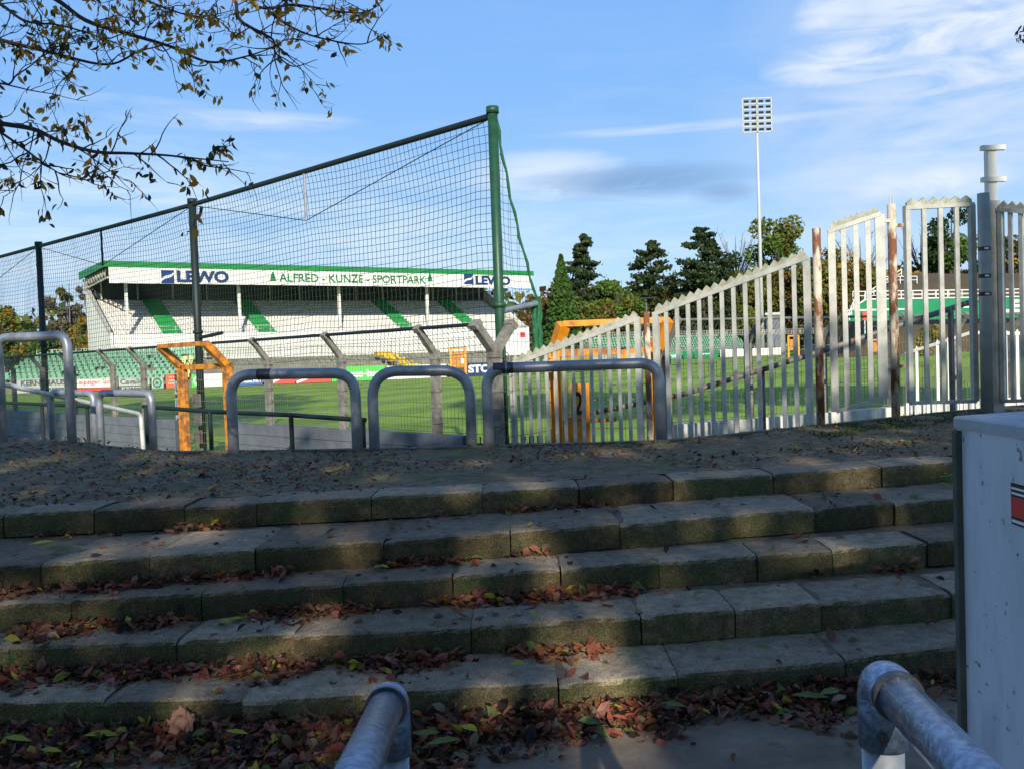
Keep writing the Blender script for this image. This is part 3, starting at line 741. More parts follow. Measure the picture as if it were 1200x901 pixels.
palisade('gate_leaf', 'first gate leaf with a slanting toothed top, between the two rusty posts',
         corner(973, 271, 11.35), corner(1029, 252, 11.2), corner(980, 482, 11.35), corner(1037, 466, 11.2), 3, .06, stile=(.085, .11), group='palisade gate leaves', nteeth=8)
palisade('gate_leaf', 'second gate leaf with a level toothed top, left of the grey round post',
         corner(1062, 244, 11.6), corner(1138, 240, 11.9), corner(1067, 472, 11.6), corner(1143, 470, 11.9), 3, .065, stile=(.07, .08), group='palisade gate leaves', nteeth=6)
t, p, q = post_obj('round_post', 'plain grey round post with black stickers, beside the square white post', (1151, 1157), 227, 482, 11.7, .145, M['greypost'], round_=True, group=None)
for k, yy in enumerate((292, 324, 345)):
    z_ = at(1152, yy, 11.7).z; mb = MB(); mb.tube([(p.x, p.y, z_ - .025), (p.x, p.y, z_ + .025)], .0745, 16, cap=False); mb.build('sticker', M['black_l'], t)
    mb = MB(); mb.box((p.x - .01, p.y - .0755, z_), (.05, .006, .02)); mb.build('sticker_mark', M['white_l'], t)
t, p, q = post_obj('square_post', 'white square post with a taller I-shaped extension, right of the grey round post', (1163, 1168), 236, 480, 11.85, .13, M['bar'], group=None)
e = at(1163, 176, 11.85); mb = MB(); mb.box((p.x - .01, p.y + .03, (q.z + e.z) / 2), (.11, .10, e.z - q.z)); mb.build('extension', M['white'], t)
for yy in (174, 211):
    zc = at(1163, yy, 11.85).z; mb = MB(); mb.box((p.x + .0, p.y - .02, zc), (.30, .07, .06)); mb.build('cross_plate', M['white'], t)
palisade('palisade_panel', 'palisade panel at the right edge, right of the square white post',
         corner(1172, 246, 11.75), corner(1290, 256, 10.6), corner(1177, 470, 11.75), corner(1294, 466, 10.6), 8, .055, stile=(.06, .08))
# small white picket fence beyond second gate leaf
pf = thing('picket_fence', 'small white picket fence lower down, seen through the second gate leaf', 'fence', corner(1064, 480, 15.6, .2))
a0 = at(1062, 414, 15.6); a1 = at(1098, 403, 15.2); a2 = at(1138, 390, 14.8); b0 = at(1140, 398, 15); b2 = at(1260, 392, 14.4)
pts = [a0, a1, a2, b2]
for s, (u_, v_) in enumerate(zip(pts, pts[1:])):
    k = max(3, int((v_ - u_).length / .16)); mb = MB()
    for i in range(k):
        q = u_.lerp(v_, i / k); mb.box((q.x, q.y, (q.z + PITCH) / 2), (.045, .03, q.z - PITCH))
        mb.face([(q.x - .035, q.y - .02, q.z), (q.x + .035, q.y - .02, q.z), (q.x, q.y - .02, q.z + .07)])
    mb.build('pickets', M['white'], pf); mb = MB(); mb.bar(u_, v_, .05, .05); mb.build('rail', M['white'], pf)
# ------------------------------------------------------------------ pale box at the right
boxm, bnt, bb = _nodes('painted_metal_box')
b1_ = tex(bnt, 6, 6, .6, stretch=(1, 1, .3)); b2_ = tex(bnt, 26, 2, .5)
bc = ramp(bnt, b1_, [(.32, (.46, .50, .56)), (.5, (.66, .69, .76)), (.66, (.56, .58, .60)), (.74, (.30, .32, .30))])
bc = mixc(bnt, ramp(bnt, b2_, [(.67, 0.0), (.71, .8)]), bc, (.10, .09, .09))
gg = bnt.nodes.new('ShaderNodeNewGeometry'); ss = bnt.nodes.new('ShaderNodeSeparateXYZ'); bnt.links.new(gg.outputs['Position'], ss.inputs[0])
bnt.links.new(bc, bb.inputs['Base Color']); bb.inputs['Roughness'].default_value = .4; bump(bnt, bb, b1_, .1, .01)
btm = mat('box_lid_grey', (.50, .52, .54), (.36, .38, .40), 7, .7, 0, .3)
bt = thing('utility_box', 'pale grey-blue painted box with a small red sticker, at the right edge', 'utility box', (1.62, 3.0, 0))
pa = atz(1121, 487, 1.545); zt = 1.545
pb = atz(1140, 489, 1.545); pc = Vector((2.9, 1.75, zt)); 
e1 = Vector((1.42, 2.62, zt))
far = [pa, pb, atz(1262, 506, zt), atz(1262, 506, zt) + Vector((1.2, .7, 0)), pa + Vector((1.5, .55, 0))]
mb = MB(); n_ = len(far); prof_in = .0
k0 = 0
for z, sc in ((0, 0.0), (zt - .035, 0.0)):
    for q in far: mb.v.append((q.x, q.y, z))
for j in range(n_): mb.f.append((j, (j + 1) % n_, n_ + (j + 1) % n_, n_ + j)); mb.mi.append(0)
mb.build('cabinet_body', boxm, bt)
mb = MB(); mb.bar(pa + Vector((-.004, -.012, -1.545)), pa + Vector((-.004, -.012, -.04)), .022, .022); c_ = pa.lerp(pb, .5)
mb.build('shaded_edge', mat('shaded_edge_tone', (.10, .11, .09), (.06, .07, .05), 8, .8, 0, .3), bt)  # added dark strip: shade of the narrow side face put into colour
mb = MB(); cen = sum((q for q in far), Vector()) / n_
def ring(z, off): return [tuple(Vector((q.x, q.y, z)) + Vector((q.x - cen.x, q.y - cen.y, 0)).normalized() * off) for q in far]
r_a = ring(zt - .034, .008); r_b = ring(zt - .006, .010); r_c = ring(zt, .002)
mb.v = r_a + r_b + r_c
for s in range(2):
    for j in range(n_): mb.f.append((s * n_ + j, s * n_ + (j + 1) % n_, (s + 1) * n_ + (j + 1) % n_, (s + 1) * n_ + j)); mb.mi.append(0)
mb.f.append(tuple(2 * n_ + j for j in range(n_))); mb.mi.append(0); mb.f.append(tuple(range(n_))[::-1]); mb.mi.append(0)
mb.build('lid', btm, bt)
# sticker on the front face
fd = (far[2] - far[1]); fd.z = 0; fd.normalize(); fn = Vector((fd.y, -fd.x, 0));
if fn.dot(Vector((-1, -1, 0))) < 0: fn = -fn
s0 = on_plane(1187, 565, far[1], fn); s1 = on_plane(1187, 613, far[1], fn); hS = s0.z - s1.z
def sq(s, t, w_, h_, o_, name, m_, par):
    mb = MB(); c = s1 + fd * (s + w_ / 2) + Vector((0, 0, t + h_ / 2)) + fn * o_; mb.box(c, (w_, .002, h_), fd); return mb.build(name, m_, par)
st = sq(0, 0, .11, hS, .003, 'sticker', M['black_l'], bt)
sq(.006, hS * .20, .098, hS * .48, .006, 'sticker_picture', M['red'], st)
sq(.008, hS * .86, .09, hS * .05, .006, 'sticker_line', M['white_l'], st); sq(.008, hS * .74, .09, hS * .05, .006, 'sticker_line', M['white_l'], st)
sq(.008, hS * .06, .09, hS * .07, .006, 'sticker_line', M['white_l'], st)
# ------------------------------------------------------------------ foreground handrails
def hand(label, e, d_e, tail, d_t, base, r):
    E = at(*e, d_e); T = at(*tail, d_t); t = thing('handrail', label, 'handrail', (E.x, E.y, 0), 'wet tube handrails in the foreground')
    dirT = (T - E).normalized(); side = Vector((dirT.x, dirT.y, 0)).normalized()
    leg_top = E
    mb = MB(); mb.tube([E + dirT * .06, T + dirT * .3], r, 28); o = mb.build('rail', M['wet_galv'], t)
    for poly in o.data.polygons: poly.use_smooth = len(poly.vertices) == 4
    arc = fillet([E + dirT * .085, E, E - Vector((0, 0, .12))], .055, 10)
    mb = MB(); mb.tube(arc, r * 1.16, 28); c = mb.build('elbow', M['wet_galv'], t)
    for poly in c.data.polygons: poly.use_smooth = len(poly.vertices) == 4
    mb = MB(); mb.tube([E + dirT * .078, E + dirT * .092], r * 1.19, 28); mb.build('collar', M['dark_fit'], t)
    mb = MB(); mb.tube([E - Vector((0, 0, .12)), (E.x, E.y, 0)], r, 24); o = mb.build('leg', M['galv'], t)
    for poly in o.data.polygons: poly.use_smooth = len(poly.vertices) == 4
    mb = MB(); p = E - Vector((0, 0, .09)); cd = (CAM - p).normalized(); cd.z = 0; mb.tube([p + cd * r * 1.05, p + cd * r * 1.3], .009, 10); mb.build('grub_screw', M['dark_fit'], c)
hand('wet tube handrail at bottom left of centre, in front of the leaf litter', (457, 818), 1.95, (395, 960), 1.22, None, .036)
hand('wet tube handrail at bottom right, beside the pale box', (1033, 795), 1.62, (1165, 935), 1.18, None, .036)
# ------------------------------------------------------------------ main stand
SL = at(130, 306, 110); SR = at(622, 318, 147)
su = SR - SL; SZ = su.z; su.z = 0; SLEN = su.length; su.normalize(); sv = Vector((-su.y, su.x, 0))
ZT = (SL.z + SR.z) / 2
def S(s, v, z): return Vector((SL.x, SL.y, 0)) + su * s + sv * v + Vector((0, 0, z + (s / SLEN - .5) * SZ * min(1, max(0, z / ZT))))
def s_of(px, v, z):
    lo, hi = -20.0, SLEN + 20
    for _ in range(40):
        m_ = (lo + hi) / 2
        if proj(S(m_, v, z))[0] < px: lo = m_
        else: hi = m_
    return lo
stand = thing('grandstand', 'long white covered grandstand with green roof edge, pale seat rows and four green aisles', 'grandstand', S(0, 0, PITCH) * 1.0)
stand.location.z = PITCH
DEP = 14.0; V0, V1 = 2.6, 12.4; Z0, Z1 = 5.7, 10.9; NR = 13
def sbox(name, s0, s1, v0, v1, z0, z1, material, parent=None):
    mb = MB(); mb.hexa([S(s0, v0, z0), S(s1, v0, z0), S(s1, v1, z0), S(s0, v1, z0), S(s0, v0, z1), S(s1, v0, z1), S(s1, v1, z1), S(s0, v1, z1)])
    return mb.build(name, material, parent or stand)
s_end = s_of(600, 2.2, 6)
sbox('front_wall', .2, SLEN - .3, 1.2, 1.6, PITCH, 5.9, M['cream'])
# lower apron in front of the wall with ramp
sbox('apron_wall', s_of(165, -1.5, 3), SLEN - 2, -1.6, -1.2, PITCH, 4.35, M['cream'])
rows = []
for k in range(NR):
    v0 = V0 + (V1 - V0) * k / NR; v1 = V0 + (V1 - V0) * (k + 1) / NR; z0 = Z0 + (Z1 - Z0) * k / NR; z1 = Z0 + (Z1 - Z0) * (k + 1) / NR
    mb = MB()
    mb.hexa([S(.25, v0, z0 - .8), S(SLEN - .35, v0, z0 - .8), S(SLEN - .35, v1, z0 - .8), S(.25, v1, z0 - .8), S(.25, v0, z0), S(SLEN - .35, v0, z0), S(SLEN - .35, v1, z0), S(.25, v1, z0)])
    # seat shells of the row, as a toothed ridge
    s = .6
    while s < SLEN - .9:
        a, b = s, s + .44
        mb.hexa([S(a, v0 + .30, z0 + .01), S(b, v0 + .30, z0 + .01), S(b, v0 + .62, z0 + .01), S(a, v0 + .62, z0 + .01), S(a, v0 + .26, z0 + .20), S(b, v0 + .26, z0 + .20), S(b, v0 + .68, z0 + .42), S(a, v0 + .68, z0 + .42)])
        s += .52
    for q_ in range(6): mb.mi[q_] = 1
    mb.build('seat_row', [M['seatwhite'], M['rowbase']], stand)
ais = [((203, 390), (180, 355)), ((311, 388), (289, 355)), ((478, 389), (449, 354)), ((558, 387), (523, 354))]
for (bx, by), (tx, ty) in ais:
    sa = (s_of(bx, V0, Z0) + s_of(tx, V1 - 1, Z1 - .6)) / 2; mb = MB()
    for k in range(NR):
        v0 = V0 - .02 + (V1 - V0) * k / NR; v1 = V0 - .02 + (V1 - V0) * (k + 1) / NR; z0 = Z0 + (Z1 - Z0) * k / NR
        mb.hexa([S(sa - 1.15, v0, z0 - .3), S(sa + 1.15, v0, z0 - .3), S(sa + 1.15, v1, z0 - .3), S(sa - 1.15, v1, z0 - .3), S(sa - 1.15, v0, z0 + .45), S(sa + 1.15, v0, z0 + .45), S(sa + 1.15, v1, z0 + .45), S(sa - 1.15, v1, z0 + .45)])
    mb.build('aisle', M['carpet'], stand)
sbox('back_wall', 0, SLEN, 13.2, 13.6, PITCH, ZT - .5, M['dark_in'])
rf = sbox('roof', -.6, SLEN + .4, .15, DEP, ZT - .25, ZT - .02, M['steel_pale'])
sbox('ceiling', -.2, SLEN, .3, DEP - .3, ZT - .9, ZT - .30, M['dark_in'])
mb = MB()
ge = .72
mb.hexa([S(-.7, -.12, ZT - ge), S(SLEN + .5, -.12, ZT - ge), S(SLEN + .5, .12, ZT - ge), S(-.7, .12, ZT - ge), S(-.7, -.12, ZT), S(SLEN + .5, -.12, ZT), S(SLEN + .5, .12, ZT), S(-.7, .12, ZT)])
mb.hexa([S(-.85, -.12, ZT - ge), S(-.705, -.12, ZT - ge), S(-.705, DEP, ZT - ge - .35), S(-.85, DEP, ZT - ge - .35), S(-.85, -.12, ZT + .01), S(-.705, -.12, ZT + .01), S(-.705, DEP, ZT - .1), S(-.85, DEP, ZT - .1)])
mb.build('roof_edge', M['roofgreen'], rf)
FB = ZT - ge - 1.95
fas = sbox('fascia', -.3, SLEN + .1, -.05, .14, FB, ZT - ge - .01, M['white'])
def fas_text(txt, x0, x1, ytop, ybot, material, bold, serif=False):
    s0 = s_of(x0, -.1, ZT - 1.8); s1 = s_of(x1, -.1, ZT - 1.8); pa_ = S(s0, -.1, 0); 
    n_f = -sv; zt_ = on_plane(x0, ytop, S(0, -.1, 0), sv).z; zb_ = on_plane(x0, ybot, S(0, -.1, 0), sv).z
    d_ = S(s1, -.1, FB + .5) - S(s0, -.1, FB + .5)
    return text_mesh('lettering', txt, Vector((pa_.x, pa_.y, zb_)), d_, (0, 0, 1), zt_ - zb_, (s1 - s0), material, fas, bold, .05)
fas_text('LEWO', 207, 268, 317, 331, M['navy'], .045)
fas_text('ALFRED - KUNZE - SPORTPARK', 327, 499, 320.5, 330.5, M['txtgreen'], .012)
fas_text('LEWO', 557, 598, 323.5, 334, M['navy'], .045)
def logo(x0, x1, yt, yb):
    s0 = s_of(x0, -.1, ZT - 1.8); s1 = s_of(x1, -.1, ZT - 1.8); zt_ = on_plane(x0, yt, S(0, -.1, 0), sv).z; zb_ = on_plane(x0, yb, S(0, -.1, 0), sv).z
    o_ = sbox('emblem', s0, s1, -.12, -.055, zb_, zt_, M['navy'], fas)
    mb = MB(); n = 8; w_ = (zt_ - zb_) * .10
    for k in range(n):
        def c(t): return (s0 + (s1 - s0) * t, zb_ + (zt_ - zb_) * (.25 + .5 * (t + .10 * math.sin(t * 6.28))))
        (a, za), (b, zb2) = c(k / n), c((k + 1) / n)
        mb.hexa([S(a, -.15, za - w_), S(b, -.15, zb2 - w_), S(b, -.11, zb2 - w_), S(a, -.11, za - w_), S(a, -.15, za + w_), S(b, -.15, zb2 + w_), S(b, -.11, zb2 + w_), S(a, -.11, za + w_)])
    mb.build('emblem_wave', M['white_l'], fas)
logo(189, 204, 315.5, 331); logo(544, 555, 322, 334)
for x, y in ((320, 325), (504, 327)):
    s_ = s_of(x, -.1, ZT - 1.8); z_ = on_plane(x, y, S(0, -.1, 0), sv).z; mb = MB()
    for dz_, w_ in ((.45, .25), (.1, .42), (-.25, .5)):
        mb.hexa([S(s_ - w_, -.12, z_ + dz_ - .2), S(s_ + w_, -.12, z_ + dz_ - .2), S(s_ + w_, -.06, z_ + dz_ - .2), S(s_ - w_, -.06, z_ + dz_ - .2), S(s_ - w_ * .3, -.12, z_ + dz_ + .3), S(s_ + w_ * .3, -.12, z_ + dz_ + .3), S(s_ + w_ * .3, -.06, z_ + dz_ + .3), S(s_ - w_ * .3, -.06, z_ + dz_ + .3)])
    mb.build('emblem', M['txtgreen'], fas)
for x in (149, 281, 398, 501):
    s_ = s_of(x, 2.2, 8); sbox('column', s_ - .17, s_ + .17, 2.0, 2.35, 5.5, FB + .9, M['white'])
s_ = s_of(588, 2.2, 8)
for k in range(14):     # slim roof posts at the back
    s_ = 1.5 + k * (SLEN - 3) / 13; sbox('back_post', s_ - .1, s_ + .1, 12.6, 12.8, 10.8, ZT - 1, M['steel_pale'])
# end walls with raking tops
def endwall(s0, s1):
    mb = MB(); prof = [(1.2, PITCH), (13.6, PITCH), (13.6, 12.7), (12.9, 12.7), (2.0, 6.3), (1.2, 6.1)]
    n = len(prof); k0 = 0
    mb.v = [tuple(S(s0, v, z)) for v, z in prof] + [tuple(S(s1, v, z)) for v, z in prof]
    mb.f = [tuple(range(n)), tuple(range(n, 2 * n))[::-1]] + [(j, (j + 1) % n, n + (j + 1) % n, n + j) for j in range(n)]; mb.mi = [0] * len(mb.f)
    return mb.build('end_wall', M['cream'], stand)
endwall(-.2, .12); endwall(SLEN - .2, SLEN + .15)
mb = MB(); mb.bar(S(-.25, 1.3, 6.3), S(-.25, 13.3, 13.0), .35, .4); mb.build('raking_beam', M['steel_pale'], stand)
mb = MB()
for k in range(9):
    v0 = 1 + k * 1.4; zt_ = ZT - ge - .1 - v0 * .02
    mb.bar(S(-.4, v0, zt_), S(-.4, v0 + .7, zt_ - .95), .12, .12); mb.bar(S(-.4, v0 + .7, zt_ - .95), S(-.4, v0 + 1.4, zt_), .12, .12)
mb.bar(S(-.4, .3, FB + .7), S(-.4, 13.6, ZT - 2.4), .18, .2)
mb.build('roof_truss', M['steel_pale'], rf)
for k in range(1, 10):
    s_ = k * SLEN / 10; mb = MB(); mb.bar(S(s_, .3, FB + .8), S(s_, 12.7, ZT - 1.6), .15, .35); mb.build('roof_beam', M['dark_in'], rf)
mb = MB()
mb.bar(S(.4, 1.3, 6.85), S(SLEN - .5, 1.3, 6.85), .07, .07); mb.bar(S(.4, 1.3, 6.4), S(SLEN - .5, 1.3, 6.4), .04, .04)
for k in range(36): s_ = .5 + k * (SLEN - 1) / 35; mb.bar(S(s_, 1.3, 5.9), S(s_, 1.3, 6.85), .06, .06)
mb.build('front_railing', M['steel_pale'], stand)
mb = MB(); s_ = s_of(592, -.2, 9)
# small floodlamp hanging under the right end of the fascia
mb.box(S(s_, -.3, FB - .35), (.8, .4, .5), su); mb.build('lamp', M['dark_fit'], stand)
sr = s_of(612, 1.1, 4.6); mb = MB(); mb.box(S(sr, 1.1, 4.8), (1.9, .1, 1.5), su); bx = mb.build('notice', M['white_l'], stand)
mb = MB(); mb.box(S(sr, 1.0, 4.8), (.9, .1, .9), su); mb.build('notice_mark', M['red'], bx)
# ------------------------------------------------------------------ pitch side boards
def P0(px, py): return atz(px, py, PITCH)
BL = [(-30, 463), (100, 459), (205, 455.5), (330, 450.5), (480, 444.5), (640, 437)]
def bl_y(x):
    for (a, ya), (b, yb) in zip(BL, BL[1:]):
        if a <= x <= b: return ya + (yb - ya) * (x - a) / (b - a)
def ad(x0, y0b, x1, y1b, hpx, label, mats, rows_=None, text=None, tcol=None, group='advertising boards along the pitch', bold=.02, legs=True, thp=(.2, .8), tx=(.06, .94)):
    a = P0(x0, y0b); b = P0(x1, y1b); h = hpx * (a.y + b.y) / 2 / F
    d = b - a; L = d.length; d.normalize(); n = Vector((d.y, -d.x, 0))
    if n.y > 0: n = -n
    t = thing('advertising_board', label, 'advertising board', tuple((a + b) / 2), group)
    mb = MB(); c = (a + b) / 2; mb.box((c.x, c.y, PITCH + h / 2 + .06), (L * .985, .07, h), d); pn = mb.build('panel', mats, t)
    mb = MB()
    for s in (.1, .9): q = a.lerp(b, s) - n * .06; mb.box((q.x, q.y, PITCH + h * .4), (.08, .08, h * .8), d)
    mb.build('support', M['dark_fit'], t)
    if rows_:
        for (f0, f1, u0_, u1_, mm) in rows_:
            mb = MB(); q = a.lerp(b, (u0_ + u1_) / 2) + n * .05; mb.box((q.x, q.y, PITCH + .06 + h * (f0 + f1) / 2), (L * (u1_ - u0_), .03, h * (f1 - f0)), d); mb.build('painted_band', mm, pn)
    if text:
        for (txt, f0, f1, u0_, u1_, mm, bo) in text:
            q = a.lerp(b, u0_) + n * .075; text_mesh('lettering', txt, (q.x, q.y, PITCH + .06 + h * f0), d, (0, 0, 1), h * (f1 - f0), L * (u1_ - u0_), mm, pn, bo, .01)
    return t, a, b, d, n, h, pn
def adL(x0, x1, hpx, label, mats, **k): return ad(x0, bl_y(x0), x1, bl_y(x1), hpx, label, mats, **k)
adL(18, 82, 16, 'grey two-line board behind the tall far-left barrier', M['greyboard'], text=[('KERN', .52, .92, .12, .48, M['grey_l'], .03), ('HAUS', .52, .92, .56, .94, M['grey_l'], .03), ('--------------', .18, .3, .1, .9, M['grey_l'], .0)])
adL(86, 138, 14.5, 'white board with red script above a pink-red strip, left side', M['whiteboard'], rows_=[(0, .28, 0, 1, M['red'])], text=[('Leipziger', .45, .9, .08, .62, M['red'], .0), ('Sport', .45, .9, .68, .94, M['red'], .0)])
adL(140, 176, 14, 'pale board with grey lettering over a darker second line', M['greyboard'], rows_=[(0, .34, 0, 1, M['grey_l'])], text=[('Cavalier', .46, .9, .05, .92, M['grey_l'], .02), ('partner', .06, .26, .1, .9, M['whiteboard'], .01)])
t, a, b, d, n, h, pn = adL(178, 192, 13.5, 'small pale board with a round green emblem, left of the red-orange board', M['greyboard'])
def disc(c, r, n_, material, par, name='round_emblem', nn=20, ro=0):
    r_ = n_.cross(Vector((0, 0, 1))).normalized(); mb = MB(); pts = [c + r_ * r * math.cos(6.2832 * k / nn) + Vector((0, 0, 1)) * r * math.sin(6.2832 * k / nn) for k in range(nn)]
    mb.face(pts); mb.face([p - n_ * .03 for p in pts][::-1]); return mb.build(name, material, par)
cc_ = a.lerp(b, .5); cc_.z = PITCH + .06 + h / 2; disc(cc_ + n * .07, h * .42, n, M['txtgreen'], pn); disc(cc_ + n * .10, h * .26, n, M['greyboard'], pn); disc(cc_ + n * .13, h * .16, n, M['txtgreen'], pn)
adL(195, 214, 17, 'upright red-orange board with thin white lines left of the rusty gate post', M['redorange'], text=[('-----', .70, .76, .2, .8, M['white_l'], .0), ('------', .50, .56, .2, .8, M['white_l'], .0), ('-------', .30, .36, .15, .85, M['white_l'], .0)])
t, a, b, d, n, h, pn = adL(225, 268, 15, 'long white board with a round emblem on a green end', M['whiteboard'], rows_=[(0, 1, 0, .17, M['bgreen'])])
cc_ = a.lerp(b, .17); cc_.z = PITCH + .06 + h / 2; disc(cc_ + n * .09, h * .36, n, M['white_l'], pn); disc(cc_ + n * .12, h * .2, n, M['bgreen'], pn)
adL(274, 308, 14, 'blue board with white lettering behind the wide barrier', M['blue'], text=[('bergmann.NET', .12, .45, .04, .96, M['white_l'], .02)])
t, a, b, d, n, h, pn = adL(316, 346, 14, 'red board with a white slash, first of two', M['red'])
def slash(t_, a, b, n, h, pn):
    mb = MB(); q0 = a.lerp(b, .02) + n * .07; q1 = a.lerp(b, .5) + n * .07
    mb.bar((q0.x, q0.y, PITCH + .15), (q1.x, q1.y, PITCH + h * .6), .03, .22); mb.build('white_slash', M['white_l'], pn)
slash(t, a, b, n, h, pn)
t, a, b, d, n, h, pn = adL(347, 388, 14, 'red board with a white slash, second of two, beside the bright green board', M['red']); slash(t, a, b, n, h, pn)
adL(389, 404, 13, 'short bright green board hidden behind a fence post', M['bgreen'])
adL(405, 452, 17, 'bright green board with white lettering between the two middle barriers', M['bgreen'], text=[('ass-bau', .25, .75, .12, .9, M['white_l'], .04)])
adL(453, 524, 15.5, 'long pale board above the middle barrier', M['whiteboard'])
adL(526, 545, 15.5, 'short yellow board under the small orange gate', M['yellow'])
adL(546, 579, 15, 'navy board with large white letters left of the net pole', M['navy'], text=[('STO', .2, .85, .08, .85, M['white_l'], .05)])
adL(581, 599, 14, 'navy board right of the net pole', M['navy'], text=[('G', .2, .85, .3, .7, M['white_l'], .05)])
# boards running away and at the far end
ad(604, 438, 642, 433, 13, 'white board receding behind the first palisade bars', M['whiteboard'])
ad(645, 432.5, 712, 425, 10, 'white board with a yellow band seen through the orange gate', M['whiteboard'], rows_=[(.55, .98, .1, .6, M['yellow'])])
FE = [(726, 424.5), (930, 415.5)]
def fe(x): return FE[0][1] + (FE[1][1] - FE[0][1]) * (x - FE[0][0]) / 204
def adF(x0, x1, hpx, label, mats, **k): return ad(x0, fe(x0), x1, fe(x1), hpx, label, mats, **k)
adF(726, 735, 9, 'tiny orange board at the far end beside the orange gate', M['orange'])
adF(737, 758, 9, 'pale grey board at the far end', M['greyboard'])
adF(760, 799, 9, 'teal green board with white lettering at the far end', M['teal'], text=[('heimverein', .25, .7, .1, .9, M['white_l'], .04)])
adF(801, 812, 9, 'deep green board with a white mark at the far end', M['deepgreen'], text=[('X', .2, .8, .4, .7, M['white_l'], .05)])
adF(814, 842, 8.5, 'deep green board with one white line at the far end', M['deepgreen'], text=[('green', .4, .65, .2, .8, M['white_l'], .04)])
adF(844, 873, 9, 'white board left of the small far orange gate', M['whiteboard'])
adF(875, 921, 8.5, 'long white board next to the far orange gate', M['whiteboard'])
# scoreboard plates on the left fence
tp_ = thing('number_plates', 'stack of small pale number plates on dark board beside the rust-stained gate post', 'sign', lerp_path(A0, A1, 208) + Vector((0, 0, -.9)))
base_ = lerp_path(A0, A1, 206) - nL * .12
mb = MB(); mb.box((base_.x, base_.y, 1.0), (.40, .03, 1.2), dirL); bd = mb.build('backing', M['dark_fit'], tp_)
for r_, tx_ in enumerate(('U', '1B', '2')):
    zc = 1.32 - r_ * .36; mb = MB(); c = base_ + nL * .03; mb.box((c.x, c.y, zc), (.34, .02, .28), dirL); pk = mb.build('plate', M['greyboard'], tp_)
    q = c + nL * .015 - dirL * .08; text_mesh('numeral', tx_, (q.x, q.y, zc - .09), dirL, (0, 0, 1), .18, .16, M['black_l'], pk, .02, .01)
# ------------------------------------------------------------------ seats and far terraces
seat_src = None
def seat_mesh(name, material):
    mb = MB(); mb.box((0, 0, .38), (.42, .38, .06)); mb.hexa([(-.21, .15, .40), (.21, .15, .40), (.21, .2, .40), (-.21, .2, .40), (-.19, .24, .78), (.19, .24, .78), (.19, .28, .78), (-.19, .28, .78)])
    mb.box((0, .05, .18), (.08, .08, .36)); return mb
def seat_block(x0, x1, z0, rows_, rise, tread, back, material, label, group, sp=.52, limit=300, yfn=bl_y, tname='seat_terrace', tlabel='', skipstuff=False):
    a = P0(x0, yfn(x0)); b = P0(x1, yfn(x1)); d = b - a; L = d.length; d.normalize(); n = Vector((-d.y, d.x, 0))
    if n.y < 0: n = -n
    mb = MB()
    for r_ in range(rows_):
        p = a + n * (back + r_ * tread); q = b + n * (back + r_ * tread); z = z0 + r_ * rise
        mb.hexa([(p.x, p.y, PITCH), (q.x, q.y, PITCH), (q.x + n.x * tread, q.y + n.y * tread, PITCH), (p.x + n.x * tread, p.y + n.y * tread, PITCH),
                 (p.x, p.y, z), (q.x, q.y, z), (q.x + n.x * tread, q.y + n.y * tread, z), (p.x + n.x * tread, p.y + n.y * tread, z)])
    tag(mb.build(tname, M['terrace']), tlabel, 'terrace')
    if material is None: return
    spots = []; c_ = int(L / sp); ang = math.atan2(d.y, d.x)
    for r_ in range(rows_):
        for k in range(c_):
            if random.random() < .03: continue
            p = a + d * (k + .5) * sp + n * (back + (r_ + .45) * tread); spots.append((p.x, p.y, z0 + r_ * rise))
    src = None
    if not skipstuff:
        for (x, y, z) in spots[:limit]:
            if src is None:
                src = seat_mesh('s', material).build('stadium_seat', material, loc=(0, 0, 0)); o = src
            else: o = src.copy(); COL.objects.link(o)
            tag(o, label, 'seat', group); o.location = (x, y, z); o.rotation_euler = (0, 0, ang)
        rest = spots[limit:]
    else: rest = spots
    if rest:
        mb = MB(); sm_ = seat_mesh('x', material); ca, sa_ = math.cos(ang), math.sin(ang)
        for (x, y, z) in rest:
            k0 = len(mb.v); mb.v += [(x + v[0] * ca - v[1] * sa_, y + v[0] * sa_ + v[1] * ca, z + v[2]) for v in sm_.v]
            mb.f += [tuple(i + k0 for i in f) for f in sm_.f]; mb.mi += sm_.mi
        o = tag(mb.build('seat_rows', material), label + ', read as rows', 'seats', None, 'stuff')
seat_block(-25, 203, .35, 9, .33, .80, 1.6, M['seatgreen'], 'green plastic seat on the stepped terrace left of the grandstand', 'green seats on the left terrace', sp=.62, tlabel='stepped terrace of green seats left of the grandstand')
seat_block(204, 226, .35, 6, .33, .80, 1.6, M['seatyellow'], 'yellow plastic seat between the green seats and the standing terrace', 'yellow seats beside the green block', sp=.62, tlabel='short stepped terrace of yellow seats next to the green seats')
seat_block(228, 602, .30, 7, .34, .80, 1.6, None, '', '', tlabel='weathered empty standing terrace in front of the grandstand')
# yellow stairs crossing the standing terrace
a = P0(507, bl_y(507)); tb = P0(490, bl_y(490)); dd = (P0(520, bl_y(520)) - a).normalized(); nn_ = Vector((-dd.y, dd.x, 0))
mb = MB()
for k in range(7):
    c = a + nn_ * (1.6 + .8 * k + .4) - dd * (.42 * k); mb.box((c.x, c.y, .30 + .34 * k + .04), (1.7, .86, .4), dd)
tag(mb.build('yellow_steps', M['seatyellow']), 'yellow painted stairway on the standing terrace, left of the small orange gate', 'stairs')
